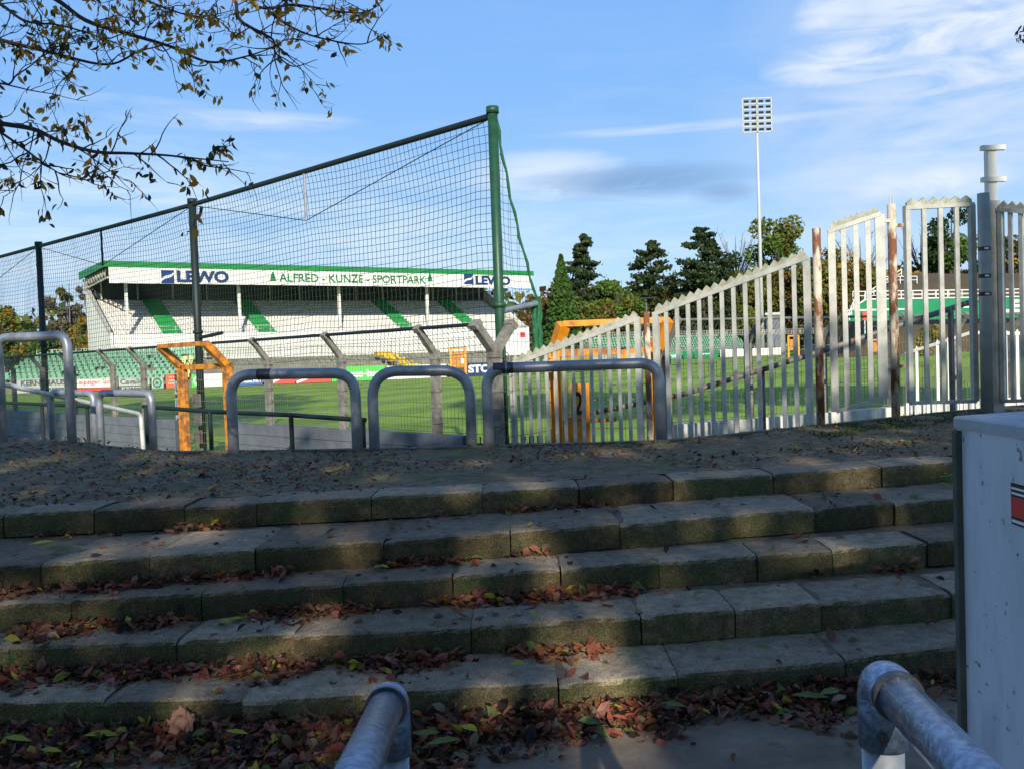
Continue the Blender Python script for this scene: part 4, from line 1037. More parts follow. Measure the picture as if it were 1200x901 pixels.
# railing fence in front of the standing terrace
def rail_line(x0, x1, back, z, hgt, label, posts, material, yfn=bl_y, cat='fence', crank=True, group=None):
    a = P0(x0, yfn(x0)); b = P0(x1, yfn(x1)); d = (b - a); L = d.length; d.normalize(); n = Vector((-d.y, d.x, 0))
    if n.y < 0: n = -n
    a = a + n * back; b = b + n * back
    t = thing('terrace_fence', label, cat, (a.x, a.y, z), group)
    mb = MB()
    for zz in (hgt, hgt * .55, .15): mb.bar((a.x, a.y, z + zz), (b.x, b.y, z + zz), .05, .05)
    mb.build('rail', material, t)
    for k in range(posts + 1):
        p = a.lerp(b, k / posts); mb = MB(); mb.bar((p.x, p.y, z), (p.x, p.y, z + hgt), .08, .08)
        if crank: mb.bar((p.x, p.y, z + hgt), (p.x + n.x * .4 - d.x * .3, p.y + n.y * .4 - d.y * .3, z + hgt + .45), .08, .08)
        mb.build('post', material, t)
    mb = MB(); k = int(L / .55)
    for i in range(k):
        p = a.lerp(b, i / k); q = Vector((p.x, p.y, z + hgt)); mb.bar(p + Vector((0, 0, z - p.z)), q, .055, .055)
        if crank: mb.bar(q, q + n * .4 - d * .3 + Vector((0, 0, .45)), .055, .055)
    mb.build('mesh_panel', material, t); return t
rail_line(226, 601, .9, PITCH, 2.0, 'cranked wire fence along the front of the far standing terrace', 24, M['wire'])
rail_line(230, 601, 6.6, 2.5, 1.0, 'thin railing on top of the far standing terrace', 30, M['steel_pale'], crank=False)
rail_line(-25, 203, 9.2, 3.1, .9, 'thin railing above the green seats at left', 22, M['steel_pale'], crank=False)
# far end: green seats, fence
seat_block(722, 905, .2, 8, .52, .95, 2.5, M['seatgreen'], 'green seats in rows on the far end terrace beyond the pitch', 'far green seats', sp=.70, yfn=fe, skipstuff=True, tlabel='far end seat terrace behind the palisade bars', tname='seat_terrace')
seat_block(600, 724, .3, 5, .35, .9, 2.5, None, '', '', yfn=lambda x: 437 + (424.5 - 437) * (x - 600) / 124, tlabel='standing terrace receding to the far end behind the near orange gate')
rail_line(724, 1010, 10, 4.3, 1.2, 'pale railing along the top of the far end terrace', 24, M['steel_pale'], yfn=fe, crank=False)
rail_line(722, 930, 1.6, PITCH, 2.2, 'cranked wire fence in front of the far end seats', 16, M['wire'], yfn=fe)
# small distant orange gates
def far_gate(x0, x1, yt, yb, d, label, white=False, lower=None):
    a = at(x0, yb, d); b = at(x1, yb, d); t = thing('pitch_gate', label, 'gate frame', (a.x, a.y, PITCH), 'orange gate frames in the pitch fence')
    zt_ = at(x0, yt, d).z; w_ = (b.x - a.x) * .16
    for p in (a, b): mb = MB(); mb.box((p.x, p.y, (PITCH + zt_) / 2), (w_, w_, zt_ - PITCH)); mb.build('post', M['orange'], t)
    mb = MB(); mb.box(((a.x + b.x) / 2, a.y, zt_ - w_ / 2), (b.x - a.x + w_, w_ * 1.1, w_)); mb.build('top_beam', M['orange'], t)
    mb = MB(); zc = (zt_ + PITCH) / 2 + .2; mb.box(((a.x + b.x) / 2, a.y, zc), (b.x - a.x, .04, (zt_ - PITCH) * .5)); lf_ = mb.build('mesh_leaf', M['orange_rust'], t)
    mb = MB(); mb.box((b.x - (b.x - a.x) * .2, b.y - .1, zc - .1), ((b.x - a.x) * .22, .04, .5)); mb.build('white_plate', M['white_l'], lf_)
far_gate(529, 546, 407, 438, 93, 'small orange gate frame on the far side, above the yellow board')
far_gate(924, 936, 393, 414, 160, 'small orange gate frame at the far end, seen between palisade bars')
far_gate(1022, 1030, 398, 413, 120, 'tiny orange gate frame below the green hoarding')
# ------------------------------------------------------------------ floodlight mast
fm = at(893, 380, 225); ft = at(885, 116, 225); fm.z = PITCH
fl_ = thing('floodlight_mast', 'tall white floodlight mast with a rectangular rack of lamps against the sky', 'floodlight', fm)
top_ = Vector((fm.x, fm.y, ft.z)); 
mb = MB(); mb.tube([fm, Vector((fm.x, fm.y, ft.z * .5)), top_], [.50, .40, .28], 12); o = mb.build('mast', M['greyboard'], fl_, smooth=True)
hd = []; W_, H_ = 7.0, 8.1; fdx = Vector((1, 0, 0))
mb = MB()
for r_ in range(7):
    z = top_.z - r_ * H_ / 6; mb.bar(top_ + Vector((-W_ / 2, -.35, z - top_.z)), top_ + Vector((W_ / 2, -.35, z - top_.z)), .2, .2)
for s in (-1, 0, 1): mb.bar(top_ + Vector((s * W_ / 2, -.35, .2)), top_ + Vector((s * W_ / 2, -.35, -H_ - .1)), .2, .2)
rk = mb.build('lamp_rack', M['greyboard'], fl_)
for r_ in range(6):
    for c_ in range(4):
        x = (c_ - 1.5) * W_ / 4; z = -(r_ + .55) * H_ / 6
        c = top_ + Vector((x, -.55, z)); mb = MB(); mb.hexa([c + Vector(q) * 1.45 for q in ((-.45, -.1, -.28), (.45, -.1, -.28), (.3, .3, -.15), (-.3, .3, -.15), (-.45, -.3, .12), (.45, -.3, .12), (.3, .3, .25), (-.3, .3, .25))])
        lo_ = mb.build('floodlamp', M['steel_pale'], rk)
        mb = MB(); mb.face([c + Vector(q) * 1.45 for q in ((-.40, -.13, -.25), (.40, -.13, -.25), (.40, -.31, .09), (-.40, -.31, .09))]); 
        mb.build('lamp_glass', M['dark_fit'], fl_)
# ------------------------------------------------------------------ right bank with green hoarding
bankm = mat('brown_bank', (.10, .062, .036), (.06, .05, .022), .5, .95, 0, .3, c3=(.13, .12, .04))
bl0 = at(980, 412, 134); br0 = at(1300, 405, 150); bl0.z = br0.z = 0; bd_ = (br0 - bl0).normalized(); bn = Vector((-bd_.y, bd_.x, 0))
if bn.y < 0: bn = -bn
mb = MB(); LB = (br0 - bl0).length + 30; prof = [(0, PITCH), (0, 3.2), (2, 4.2), (5, 5.5), (9, 8.4), (14, 11.5), (20, 13.6), (40, 14)]
nseg = 40
for k in range(nseg + 1):
    p = bl0 + bd_ * (LB * k / nseg); f_ = min(1, (k / nseg) * 5 + .12)
    for (o_, z) in prof:
        f_ = max(0.0, min(1, (proj((p.x + bn.x * o_, p.y + bn.y * o_, 3))[0] - 975) / 75)); f_ = f_ * f_ * (3 - 2 * f_)
        mb.v.append((p.x + bn.x * o_, p.y + bn.y * o_, PITCH - .05 + (z - PITCH) * (f_ if z > 1 else 1) + (.35 * noise.noise(Vector((p.x * .3, o_ * .3, 1))) if z > 5 else 0)))
n_ = len(prof)
for k in range(nseg):
    for j in range(n_ - 1): mb.f.append((k * n_ + j, (k + 1) * n_ + j, (k + 1) * n_ + j + 1, k * n_ + j + 1)); mb.mi.append(0)
struct(mb.build('terrain', bankm))
hz = lambda px, py, d: at(px, py, d).z
ht = thing('green_hoarding', 'long green hoarding with white lines and big white letters on the right bank', 'hoarding', (bl0.x, bl0.y, 4.2))
h0 = bl0 + bd_ * 1.0 - bn * .3
mb = MB()
Lh = (br0 - bl0).length
pts_b = [h0 + Vector((0, 0, 4.7)), h0 + bd_ * Lh + Vector((0, 0, 4.7))]
ztp = 8.05
poly_ = [h0 + Vector((0, 0, 4.9)), h0 + bd_ * Lh + Vector((0, 0, 4.7)), h0 + bd_ * Lh + Vector((0, 0, ztp)), h0 + bd_ * 4.0 + Vector((0, 0, ztp)), h0 + Vector((0, 0, 6.0))]
mb.face(poly_); mb.face([p + bn * .12 for p in poly_][::-1])
for j in range(5): a_, b_ = poly_[j], poly_[(j + 1) % 5]; mb.face([a_, b_, b_ + bn * .12, a_ + bn * .12])
pn = mb.build('panel', M['deepgreen'], ht)
mb = MB(); mb.bar(h0 + bd_ * 4 - bn * .06 + Vector((0, 0, ztp + .02)), h0 + bd_ * Lh - bn * .06 + Vector((0, 0, ztp + .02)), .16, .16)
mb.bar(h0 - bn * .06 + Vector((0, 0, 6.0)), h0 + bd_ * 4 - bn * .06 + Vector((0, 0, ztp)), .16, .16)
mb.bar(h0 + bd_ * 2 - bn * .06 + Vector((0, 0, 6.5)), h0 + bd_ * 12 - bn * .06 + Vector((0, 0, 6.5)), .05, .22); mb.build('white_line', M['white_l'], pn)
def h_of(px):
    lo, hi = 0, 60
    for _ in range(30):
        m_ = (lo + hi) / 2
        if proj(h0 + bd_ * m_ + Vector((0, 0, 6.5)))[0] < px: lo = m_
        else: hi = m_
    return lo
s0_ = h_of(1174); s1_ = h_of(1222)
q = h0 + bd_ * s0_ - bn * .1; text_mesh('lettering', 'LEUT', (q.x, q.y, 5.6), bd_, (0, 0, 1), 2.0, s1_ - s0_, M['white_l'], pn, .05, .03)
s2_ = h_of(1128); s3_ = h_of(1142); q = h0 + bd_ * s2_ - bn * .1; mb = MB(); mb.bar(Vector((q.x, q.y, 6.6)), Vector((q.x, q.y, 6.6)) + bd_ * (s3_ - s2_), .05, .2); mb.bar(Vector((q.x, q.y, 5.4)), Vector((q.x, q.y, 5.4)) + bd_ * (s3_ - s2_), .05, .15); mb.build('white_line', M['white_l'], pn)
def bank_rail(name_label, x0, x1, o_, z, hgt, n_p, z1=None):
    a = h0 + bd_ * h_of(x0) + bn * o_; b = h0 + bd_ * h_of(x1) + bn * o_; a.z = z; b.z = z1 if z1 is not None else z
    t = thing('bank_railing', name_label, 'railing', tuple(a), 'white railings on the right bank'); up_ = Vector((0, 0, hgt))
    mb = MB(); mb.bar(a + up_, b + up_, .11, .11); mb.bar(a + up_ * .5, b + up_ * .5, .08, .08); mb.build('rail', M['white'], t)
    for k in range(n_p + 1): p = a.lerp(b, k / n_p); mb = MB(); mb.bar(p, p + up_, .10, .10); mb.build('post', M['white'], t)
bank_rail('long white railing directly above the green hoarding', 1003, 1290, .6, 8.0, 1.25, 22)
bank_rail('white railing second row up on the brown bank', 1070, 1290, 7.0, 8.6, 1.1, 14)
bank_rail('short white railing near the top of the brown bank', 1108, 1150, 13.5, 11.3, 1.2, 2)
bank_rail('white railing climbing beside the left end of the hoarding', 955, 1003, -.5, 3.6, 1.2, 6, 8.0)
bank_rail('sloping white railing climbing the brown bank', 1040, 1085, 5, 8.0, 1.1, 4, 11.8)
tg = thing('orange_sign', 'small orange sign on the green hoarding, left part', 'sign', h0 + bd_ * h_of(1012) + Vector((0, 0, 4.8)))
mb = MB(); q = h0 + bd_ * h_of(1012) - bn * .25; mb.box((q.x, q.y, 5.6), (.85, .1, 1.2), bd_); mb.build('sign_panel', M['redorange'], tg)
mb = MB(); mb.box((q.x - .05, q.y, 4.0), (.12, .12, 2.2), bd_); mb.build('sign_post', M['white'], tg)
hu = at(905, 395, 232); ht2 = thing('hut', 'small grey hut with a pale roof beyond the far terrace, right of the floodlight mast', 'hut', (hu.x, hu.y, PITCH))
mb = MB(); mb.box((hu.x, hu.y, 4.6), (3.6, 3.2, 9.8)); mb.build('wall', M['block_wall'], ht2); mb = MB(); mb.box((hu.x, hu.y, 9.7), (4.4, 4.0, .6)); mb.build('roof', M['greyboard'], ht2)
# ------------------------------------------------------------------ trees
def rnd(rng, a, b): return rng.uniform(a, b)
def leafquad(mb, c, s, rng, mi, flat=0.0):
    a = Vector((rng.gauss(0, 1), rng.gauss(0, 1), rng.gauss(0, 1) * (1 - flat))).normalized(); b = a.orthogonal().normalized()
    b = (Matrix.Rotation(rng.uniform(0, 6.28), 3, a) @ b); 
    w_ = b.cross(a) * s * .5 * rng.uniform(.5, 1); l = b * s * .6
    mb.face([c - l, c + w_, c + l, c - w_], mi)
def tree(label, px, ytop, wpx, d, kind, mats, n=2600, seed=0, cat='tree', base=PITCH, group=None, leaf=None, low=.12, yb=None):
    if px > 600 and d > 140: d += 75
    rng = random.Random(seed + int(px * 7 + d)); top = at(px, ytop, d); x0, y0 = top.x, top.y
    H = top.z - base; Rr = wpx / 2 * d / F; t = thing({'pine': 'pine_tree', 'cone': 'spruce_tree'}.get(kind, 'tree'), label, cat, (x0, y0, base), group)
    ls = leaf or max(.3, d * 4.0 / F); n = int(n * 2.7)
    mb = MB(); nm = len(mats)
    tw = Vector((x0, y0, base)); tr = MB(); r0_ = max(.12, H * .016)
    lean = Vector((rng.uniform(-.02, .02) * H, 0, 0))
    tr.tube([tw, tw + lean * .5 + Vector((0, 0, H * .5)), tw + lean + Vector((0, 0, H * .95))], [r0_, r0_ * .65, r0_ * .12], 8)
    if kind == 'cone':
        for i in range(n):
            h = rng.random() ** 1.5; h = low + (1 - low) * h; rad = Rr * (1 - h) ** .85 * (0.75 + .3 * math.sin(h * 46) ** 2) + .1; a = rng.uniform(0, 6.28)
            k = rng.random() ** .45; c = tw + Vector((math.cos(a) * rad * k, math.sin(a) * rad * k, H * h - rad * k * .25)); leafquad(mb, c, ls * rng.uniform(.6, 1.2), rng, rng.randrange(nm))
    elif kind == 'pine':
        tiers = []
        nb = int(30 + H * 1.3)
        for i in range(nb):
            h = low + (1 - low) * (i + rng.random() * .8) / nb; prof_ = math.sin(min(1, (1 - h) / (1 - low) * .97 + .03) * math.pi * .58) ** .75
            a = rng.uniform(0, 6.28); L = Rr * prof_ * rng.uniform(.6, 1.12) + .3
            p0 = tw + lean * h + Vector((0, 0, H * h)); p1 = p0 + Vector((math.cos(a) * L, math.sin(a) * L, L * rng.uniform(-.05, .28)))
            tr.tube([p0, p1], [r0_ * .28 * (1.2 - h), .04], 4, cap=False)
            m_ = int(n / nb)
            for j in range(m_):
                f_ = rng.random() ** .6; c = p0.lerp(p1, .25 + .8 * f_) + Vector((rng.gauss(0, 1) * L * .2, rng.gauss(0, 1) * L * .2, rng.gauss(.0, 1) * .06 * L + .1)); leafquad(mb, c, ls * rng.uniform(.6, 1.2), rng, rng.randrange(nm), .3)
        for j in range(int(n * .04)):
            leafquad(mb, tw + lean + Vector((rng.gauss(0, .3), rng.gauss(0, .3), H * rng.uniform(.88, 1.0))), ls, rng, 0)
    elif kind in ('round', 'sparse', 'bush'):
        nl = {'round': 28, 'sparse': 26, 'bush': 14}[kind]; lobes = []
        for i in range(nl):
            h = rng.uniform(low + .12, .92); a = rng.uniform(0, 6.28); pr = math.sqrt(max(.02, 1 - ((h - .55) / .5) ** 2)); k = rng.uniform(.25, .8) * Rr * pr
            rr = Rr * rng.uniform(.26, .46) * (.6 if kind == 'sparse' else 1); lobes.append((tw + Vector((math.cos(a) * k, math.sin(a) * k * .8, H * h)), rr, rng.randrange(nm)))
            c = lobes[-1][0]
            tr.tube([tw + lean * .3 + Vector((0, 0, H * max(.1, h - .35))), (tw + Vector((0, 0, H * h * .9))).lerp(c, .5), c], [r0_ * .45, r0_ * .25, .04], 5, cap=False)
            if kind == 'sparse':
                for _ in range(9):
                    e = c + Vector((rng.gauss(0, 1), rng.gauss(0, 1), rng.gauss(.6, 1))) * rr * .8; tr.tube([c.lerp(tw + Vector((0, 0, c.z - base)), .3), e], [.09, .03], 3, cap=False)
        for i in range(n):
            c, rr, mi_ = rng.choice(lobes); v = Vector((rng.gauss(0, 1), rng.gauss(0, 1), rng.gauss(0, 1))).normalized() * rr * rng.random() ** .4; v.z *= .85
            leafquad(mb, c + v, ls * rng.uniform(.55, 1.2), rng, mi_ if rng.random() < .7 else rng.randrange(nm))
        top_l = max(l[0].z + l[1] for l in lobes)
    elif kind == 'bare':
        for i in range(40):
            h = rng.uniform(.3, .8); a = rng.uniform(0, 6.28); p0 = tw + Vector((0, 0, H * h * .8)); L = Rr * rng.uniform(.4, 1)
            p1 = tw + Vector((math.cos(a) * L, math.sin(a) * L, min(H, H * h + L * 1.3)))
            tr.tube([p0, p1], [r0_ * .3, .05], 4, cap=False)
            for j in range(7):
                q = p0.lerp(p1, rng.uniform(.4, 1)); tr.tube([q, q + Vector((rng.gauss(0, 1) * .8, rng.gauss(0, 1) * .8, rng.uniform(.8, 2.2)))], [.055, .03], 3, cap=False)
    bk_ = M['greybark'] if kind in ('bare', 'sparse') else M['bark']
    tr.build('trunk', bk_, t)
    if mb.f: mb.build('crown', [LF[m_] for m_ in mats], t)
    return t
T_ = tree
# left side
T_('green and yellow tree at the far left edge, behind the tall barrier', 3, 352, 44, 135, 'round', ['green', 'yellow', 'olive'], 1500)
T_('low olive tree far left, between the edge and the first net pole', 28, 386, 44, 150, 'bush', ['olive', 'rust', 'green'], 1300, low=0)
T_('thin grey-brown poplar behind the left end of the grandstand', 78, 326, 60, 140, 'sparse', ['greyb', 'olive', 'greyb'], 1700)
T_('thin grey-brown tree touching the grandstand roof corner', 102, 328, 40, 150, 'sparse', ['greyb', 'rust'], 1000)
T_('olive bush right against the grandstand end wall', 92, 366, 42, 122, 'bush', ['olive', 'yellow', 'olive'], 2000, low=0)
T_('bright green bush low behind the tall barrier', 52, 396, 50, 125, 'bush', ['green', 'olive', 'green'], 1500, low=0)
# middle
T_('bright light green spruce right of the green pole', 657, 299, 66, 150, 'cone', ['spruce', 'spruce', 'green'], 4200, low=.03)
T_('tall dark pine just right of the light green spruce', 683, 276, 54, 170, 'pine', ['pine', 'pine2'], 3600, low=.25)
T_('brown and green leafy tree below the tall dark pine', 694, 352, 52, 160, 'round', ['rust', 'olive', 'green'], 1600, low=.05)
T_('orange-brown tree in the gap between the grandstand and spruce', 628, 348, 46, 175, 'round', ['rust', 'olive'], 1600, low=0)
T_('round green tree between the two slender pines', 727, 324, 62, 165, 'round', ['green', 'olive', 'green'], 3000, low=0)
T_('open-crowned pine standing alone in the middle of the tree line', 761, 284, 52, 170, 'pine', ['pine2', 'pine'], 1500, low=.45)
T_('dull olive tree under the open-crowned pine', 768, 334, 76, 175, 'round', ['olive', 'green', 'rust'], 2400, low=0)
T_('large dark pine left of the floodlight mast', 822, 268, 72, 165, 'pine', ['pine', 'pine', 'pine2'], 4800, low=.1)
T_('bare twiggy tree behind the large dark pine', 862, 270, 60, 205, 'bare', [], 0)
T_('dark green tree between the large dark pine and the mast', 852, 283, 62, 180, 'round', ['dark', 'pine', 'rust'], 3200, low=0)
T_('green-yellow tree with a high crown behind the mast', 905, 254, 84, 185, 'round', ['olive', 'green', 'olive'], 4200, low=.05)
T_('dark mixed tree right of the mast', 930, 300, 84, 180, 'round', ['dark', 'olive', 'rust'], 3000, low=0)
T_('shaded tree low behind the steep palisade panel', 880, 330, 80, 190, 'round', ['dark', 'rust', 'dark'], 2400, low=0)
T_('olive-brown tree behind the first gate leaf', 985, 285, 80, 175, 'round', ['olive', 'rust', 'yellow'], 2800, low=0)
T_('yellow-leaved tree between the two gate leaves', 1030, 305, 64, 168, 'round', ['yellow', 'olive', 'olive'], 2400, low=0)
T_('bare grey tree rising above the first gate leaf', 1010, 272, 70, 200, 'bare', [], 0)
T_('bare grey tree behind the second gate leaf', 1078, 262, 60, 190, 'bare', [], 0)
T_('dark green tree between the spruce and the round green tree', 708, 340, 54, 180, 'round', ['dark', 'green', 'olive'], 2400, low=0)
T_('olive tree between the open-crowned pine and the large dark pine', 792, 325, 60, 182, 'round', ['olive', 'green', 'dark'], 2600, low=0)
T_('dark conifer-like tree low behind the steep panel', 835, 318, 80, 172, 'round', ['dark', 'dark', 'olive'], 3000, low=0)
T_('yellowing tree low left of the mast', 868, 310, 60, 176, 'round', ['olive', 'green', 'olive'], 2600, low=0)
T_('dense olive tree low behind the second gate leaf', 1085, 300, 90, 185, 'round', ['olive', 'rust', 'dark'], 3000, low=0)
T_('brown leafy tree low behind the first gate leaf', 1000, 312, 90, 170, 'round', ['rust', 'olive', 'olive'], 3000, low=0)
T_('dark tree low between the steep panel and the first rusty post', 955, 300, 70, 172, 'round', ['dark', 'olive', 'olive'], 2800, low=0)
T_('brown tree behind the square white post', 1150, 300, 80, 185, 'round', ['rust', 'olive', 'yellow'], 2800, low=0)
T_('big dark green tree behind the second gate leaf', 1112, 236, 78, 178, 'round', ['dark', 'pine', 'green'], 3600, low=.1)
T_('yellow-brown tree on the bank between posts', 1072, 318, 50, 168, 'round', ['yellow', 'olive'], 1600, low=0)
T_('olive tree behind the right edge panel', 1180, 268, 90, 180, 'round', ['olive', 'dark', 'yellow'], 2800, low=.05)
T_('yellow bush below the green hoarding', 1090, 384, 34, 122, 'bush', ['yellow', 'olive'], 900, low=0)
# far wood closing the horizon
mb = MB(); rng = random.Random(11)
for i in range(14000):
    px = rng.uniform(-300, 1500); d = rng.uniform(300, 370); e = 38 + 11 * noise.noise(Vector((px * .012, d * .02, 0))) + 4 * noise.noise(Vector((px * .05, 3, 0)))
    g = atz(px, 440, -.3); X = (px - 600) / F * d; z = (rng.random() ** .7) * max(4, e * .62)
    leafquad(mb, Vector((X, d, z)), rng.uniform(1.8, 3.8), rng, rng.choice([0, 0, 1, 2, 3]))
tag(mb.build('far_wood', [LF['olive'], LF['green'], LF['rust'], LF['dark']]), 'distant autumn wood closing the horizon behind the stadium', 'wood', None, 'stuff')
# ------------------------------------------------------------------ overhanging branches
def lens(mb, p, dirv, up, L, W, mi, fold=.25, curl=.2):
    dirv = dirv.normalized(); side = dirv.cross(up)
    if side.length < 1e-3: side = dirv.orthogonal()
    side.normalize(); nrm = side.cross(dirv)
    st = [(0, .0), (.3, .85), (.6, 1.0), (1, 0)]
    k0 = len(mb.v)
    def c(t): return p + dirv * L * t - nrm * L * curl * t * t
    mb.v.append(tuple(c(0)))
    for t, w_ in st[1:3]:
        q = c(t); mb.v += [tuple(q + side * W * .5 * w_ + nrm * W * fold), tuple(q), tuple(q - side * W * .5 * w_ + nrm * W * fold)]
    mb.v.append(tuple(c(1)))
    for f in ((0, 2, 1), (0, 3, 2), (1, 2, 5, 4), (2, 3, 6, 5), (4, 5, 7), (5, 6, 7)):
        mb.f.append(tuple(k0 + i for i in f)); mb.mi.append(mi)
LF['ov_dark'] = leafmat('dark_hanging_leaf', (.035, .045, .02), (.07, .06, .02)); LF['ov_or'] = leafmat('orange_hanging_leaf', (.75, .38, .04), (.60, .22, .04)); LF['ov_ye'] = leafmat('yellow_hanging_leaf', (.55, .38, .04), (.40, .28, .03)); LF['ov_gr'] = leafmat('olive_hanging_leaf', (.10, .12, .03), (.16, .14, .03))  # dark tone paints silhouetted leaves, raised orange paints sunlit ones
for k_ in ('ov_or', 'ov_ye'):
    for n_ in LF[k_].node_tree.nodes:
        if n_.type == 'MIX_SHADER': n_.inputs[0].default_value = .5
OVM = [LF['ov_dark'], LF['ov_or'], LF['ov_ye'], LF['ov_gr']]
ov = thing('overhanging_tree', 'tree whose thin branches with dark and orange leaves hang across the top left sky', 'tree', (-5.6, 1.2, 0))
br = MB(); lf = MB(); rng = random.Random(5)
def cluster(p, k, mixw):
    for _ in range(k):
        dv = Vector((rng.gauss(0, .55), rng.gauss(0, .55), -rng.uniform(.3, 1.1))); L = rng.uniform(.028, .050)
        lens(lf, p + Vector((rng.gauss(0, .012), rng.gauss(0, .012), rng.gauss(0, .01))), dv, Vector((rng.gauss(0, 1), rng.gauss(0, 1), .3)), L, L * rng.uniform(.32, .46), rng.choices(range(4), mixw)[0], .18, rng.uniform(.0, .45))
def twig(p, dv, L, r_, depth, mixw, dens):
    n = 7; pts = [p]; d = dv.normalized(); 
    for i in range(n):
        d = (d + Vector((rng.gauss(0, .16), rng.gauss(0, .16), rng.gauss(0, .13) + (.10 if i > n * .6 else -.0)))).normalized(); pts.append(pts[-1] + d * L / n)
    br.tube(pts, [r_ * (1 - .75 * i / n) for i in range(n + 1)], 4, cap=False)
    for i in range(2, n + 1):
        if rng.random() < dens: cluster(pts[i], rng.randint(1, 3), mixw)
        if depth > 0 and rng.random() < .55:
            sd_ = d.cross(Vector((rng.gauss(0, 1), rng.gauss(0, .4), rng.gauss(0, .5)))).normalized()
            twig(pts[i], (d + sd_ * rng.uniform(.5, 1.2)), L * rng.uniform(.3, .6), r_ * .6, depth - 1, mixw, dens)
MAINS = [  # (pixel path of the visible part, depths, radius, leaf colour weights, density)
 ([(-60, 30), (0, 47), (60, 62), (125, 76), (165, 60), (215, 48)], 4.6, 3.9, .011, (1, 6, 6, 1), .42),
 ([(-60, -40), (50, -8), (100, 24), (150, 40), (200, 55), (245, 73), (290, 66), (330, 52)], 4.8, 4.0, .013, (2, 6, 4, 2), .42),
 ([(200, -40), (268, -10), (280, 22), (300, 36), (320, 47), (323, 62), (343, 78), (372, 70)], 4.6, 4.1, .010, (1, 6, 3, 1), .35),
 ([(230, -30), (300, 8), (345, 6), (400, 14), (430, 14), (455, -4)], 4.9, 4.3, .010, (1, 6, 3, 1), .50),
 ([(280, -20), (315, 14), (345, 34), (380, 46), (425, 52), (452, 38)], 4.5, 4.2, .008, (1, 5, 3, 1), .35),
 ([(-70, 135), (0, 145), (40, 152), (70, 166), (110, 178), (150, 180), (190, 182), (230, 186), (268, 190)], 4.0, 3.4, .011, (5, 4, 2, 4), .42),
 ([(-70, 110), (0, 155), (30, 176), (52, 192), (80, 208), (125, 214)], 4.1, 3.7, .007, (6, 3, 2, 3), .42),
 ([(-60, -30), (0, 5), (30, 25), (70, 30), (120, 45), (160, 62)], 4.4, 4.1, .009, (1, 5, 5, 5), .7),
 ([(-80, 60), (0, 98), (20, 88), (45, 70), (60, 50)], 4.2, 4.0, .006, (5, 2, 2, 5), .35),
 ([(100, -40), (160, -5), (200, 12), (235, 20), (275, 12)], 5.0, 4.5, .009, (2, 6, 4, 3), .6),
]
hub = Vector((-5.6, 1.2, 6.6))
br.tube([(-5.6, 1.2, 0), (-5.55, 1.22, 2.5), (-5.62, 1.2, 5.0), hub, (-5.5, 1.1, 9.5)], [.30, .25, .22, .17, .06], 14)
for pth, d0, d1, r_, mw, dens in MAINS:
    k = len(pth); P3 = [at(x, y, d0 + (d1 - d0) * i / (k - 1)) for i, (x, y) in enumerate(pth)]
    start = Vector((-5.6, 1.2, max(3.2, P3[0].z - .8)))
    full = spline([start, start.lerp(P3[0], .5) + Vector((0, 0, .35))] + P3, 6); n_ = len(full)
    br.tube(full, [max(.0025, r_ * (1.9 * (1 - i / n_) + .22)) * .62 for i in range(n_)], 6, cap=False)
    for i in range(12, n_):
        d = (full[min(i + 1, n_ - 1)] - full[i - 1]).normalized()
        if rng.random() < .45 and i < n_ - 3:
            sd_ = Vector((rng.gauss(0, .6), rng.gauss(0, .6), rng.gauss(.05, .6)))
            twig(full[i], d * .8 + sd_, rng.uniform(.15, .45) * (1 - .4 * i / n_), .0035, 2 if rng.random() < .4 else 1, mw, dens * .20)
        if rng.random() < dens * .4: cluster(full[i], rng.randint(2, 4), mw)
br.build('branches', M['twig'], ov); lf.build('leaves', OVM, ov)
# twig at the right edge from a tree outside the frame
ov2 = thing('overhanging_tree', 'small cluster of dark leaves poking in at the top right edge', 'tree', (5.2, 3.0, 0))
br = MB(); lf = MB(); br.tube([(5.2, 3.0, 0), (5.15, 3, 3), (5.2, 3.1, 5.2)], [.16, .13, .06], 10)
p_ = at(1195, 38, 6.0); br.tube([Vector((5.2, 3.05, 4.2)), Vector((5.0, 4.6, 4.6)), at(1250, 24, 6.0), p_], [.05, .03, .012, .004], 6, cap=False)
for k in range(12): cluster(at(1187 + rng.uniform(0, 40), 30 + rng.uniform(0, 18), 6), 3, (8, 0, 0, 1))
br.build('branches', M['twig'], ov2); lf.build('leaves', OVM, ov2)
# ------------------------------------------------------------------ things behind the viewer that shade the steps
def shade_tree(x, y, H, Rr, n, seed, label, s=.85, zc=.68, zr=.32):
    rng = random.Random(seed); t = thing('tree', label, 'tree', (x, y, 0), 'tall trees behind the viewer'); tr = MB(); tr.tube([(x, y, 0), (x, y, H * .5), (x, y, H * .9)], [.4, .3, .06], 10); tr.build('trunk', M['bark'], t); mb = MB()
    for i in range(n):
        v = Vector((rng.gauss(0, 1), rng.gauss(0, 1), rng.gauss(0, 1))).normalized() * rng.random() ** .4; leafquad(mb, Vector((x + v.x * Rr, y + v.y * Rr, H * zc + v.z * H * zr)), s * rng.uniform(.6, 1.2), rng, rng.randrange(2))
    mb.build('crown', [LF['green'], LF['olive']], t)
shade_tree(-21, -19, 35, 6.2, 2600, 1, 'tall leafy tree behind the viewer, left', zc=.78, zr=.22)
shade_tree(-36, -16, 22, 6, 2200, 2, 'tall leafy tree behind the viewer, far left')
shade_tree(-8.5, -20, 35, 6.6, 3200, 3, 'tall leafy tree behind the viewer, nearest the middle', zc=.76, zr=.24)
shade_tree(10, -21, 29, 5.5, 2000, 4, 'tall leafy tree behind the viewer, right', zc=.86, zr=.13)
shade_tree(21, -21, 28, 6, 2200, 5, 'tall leafy tree behind the viewer, far right', zc=.86, zr=.13)
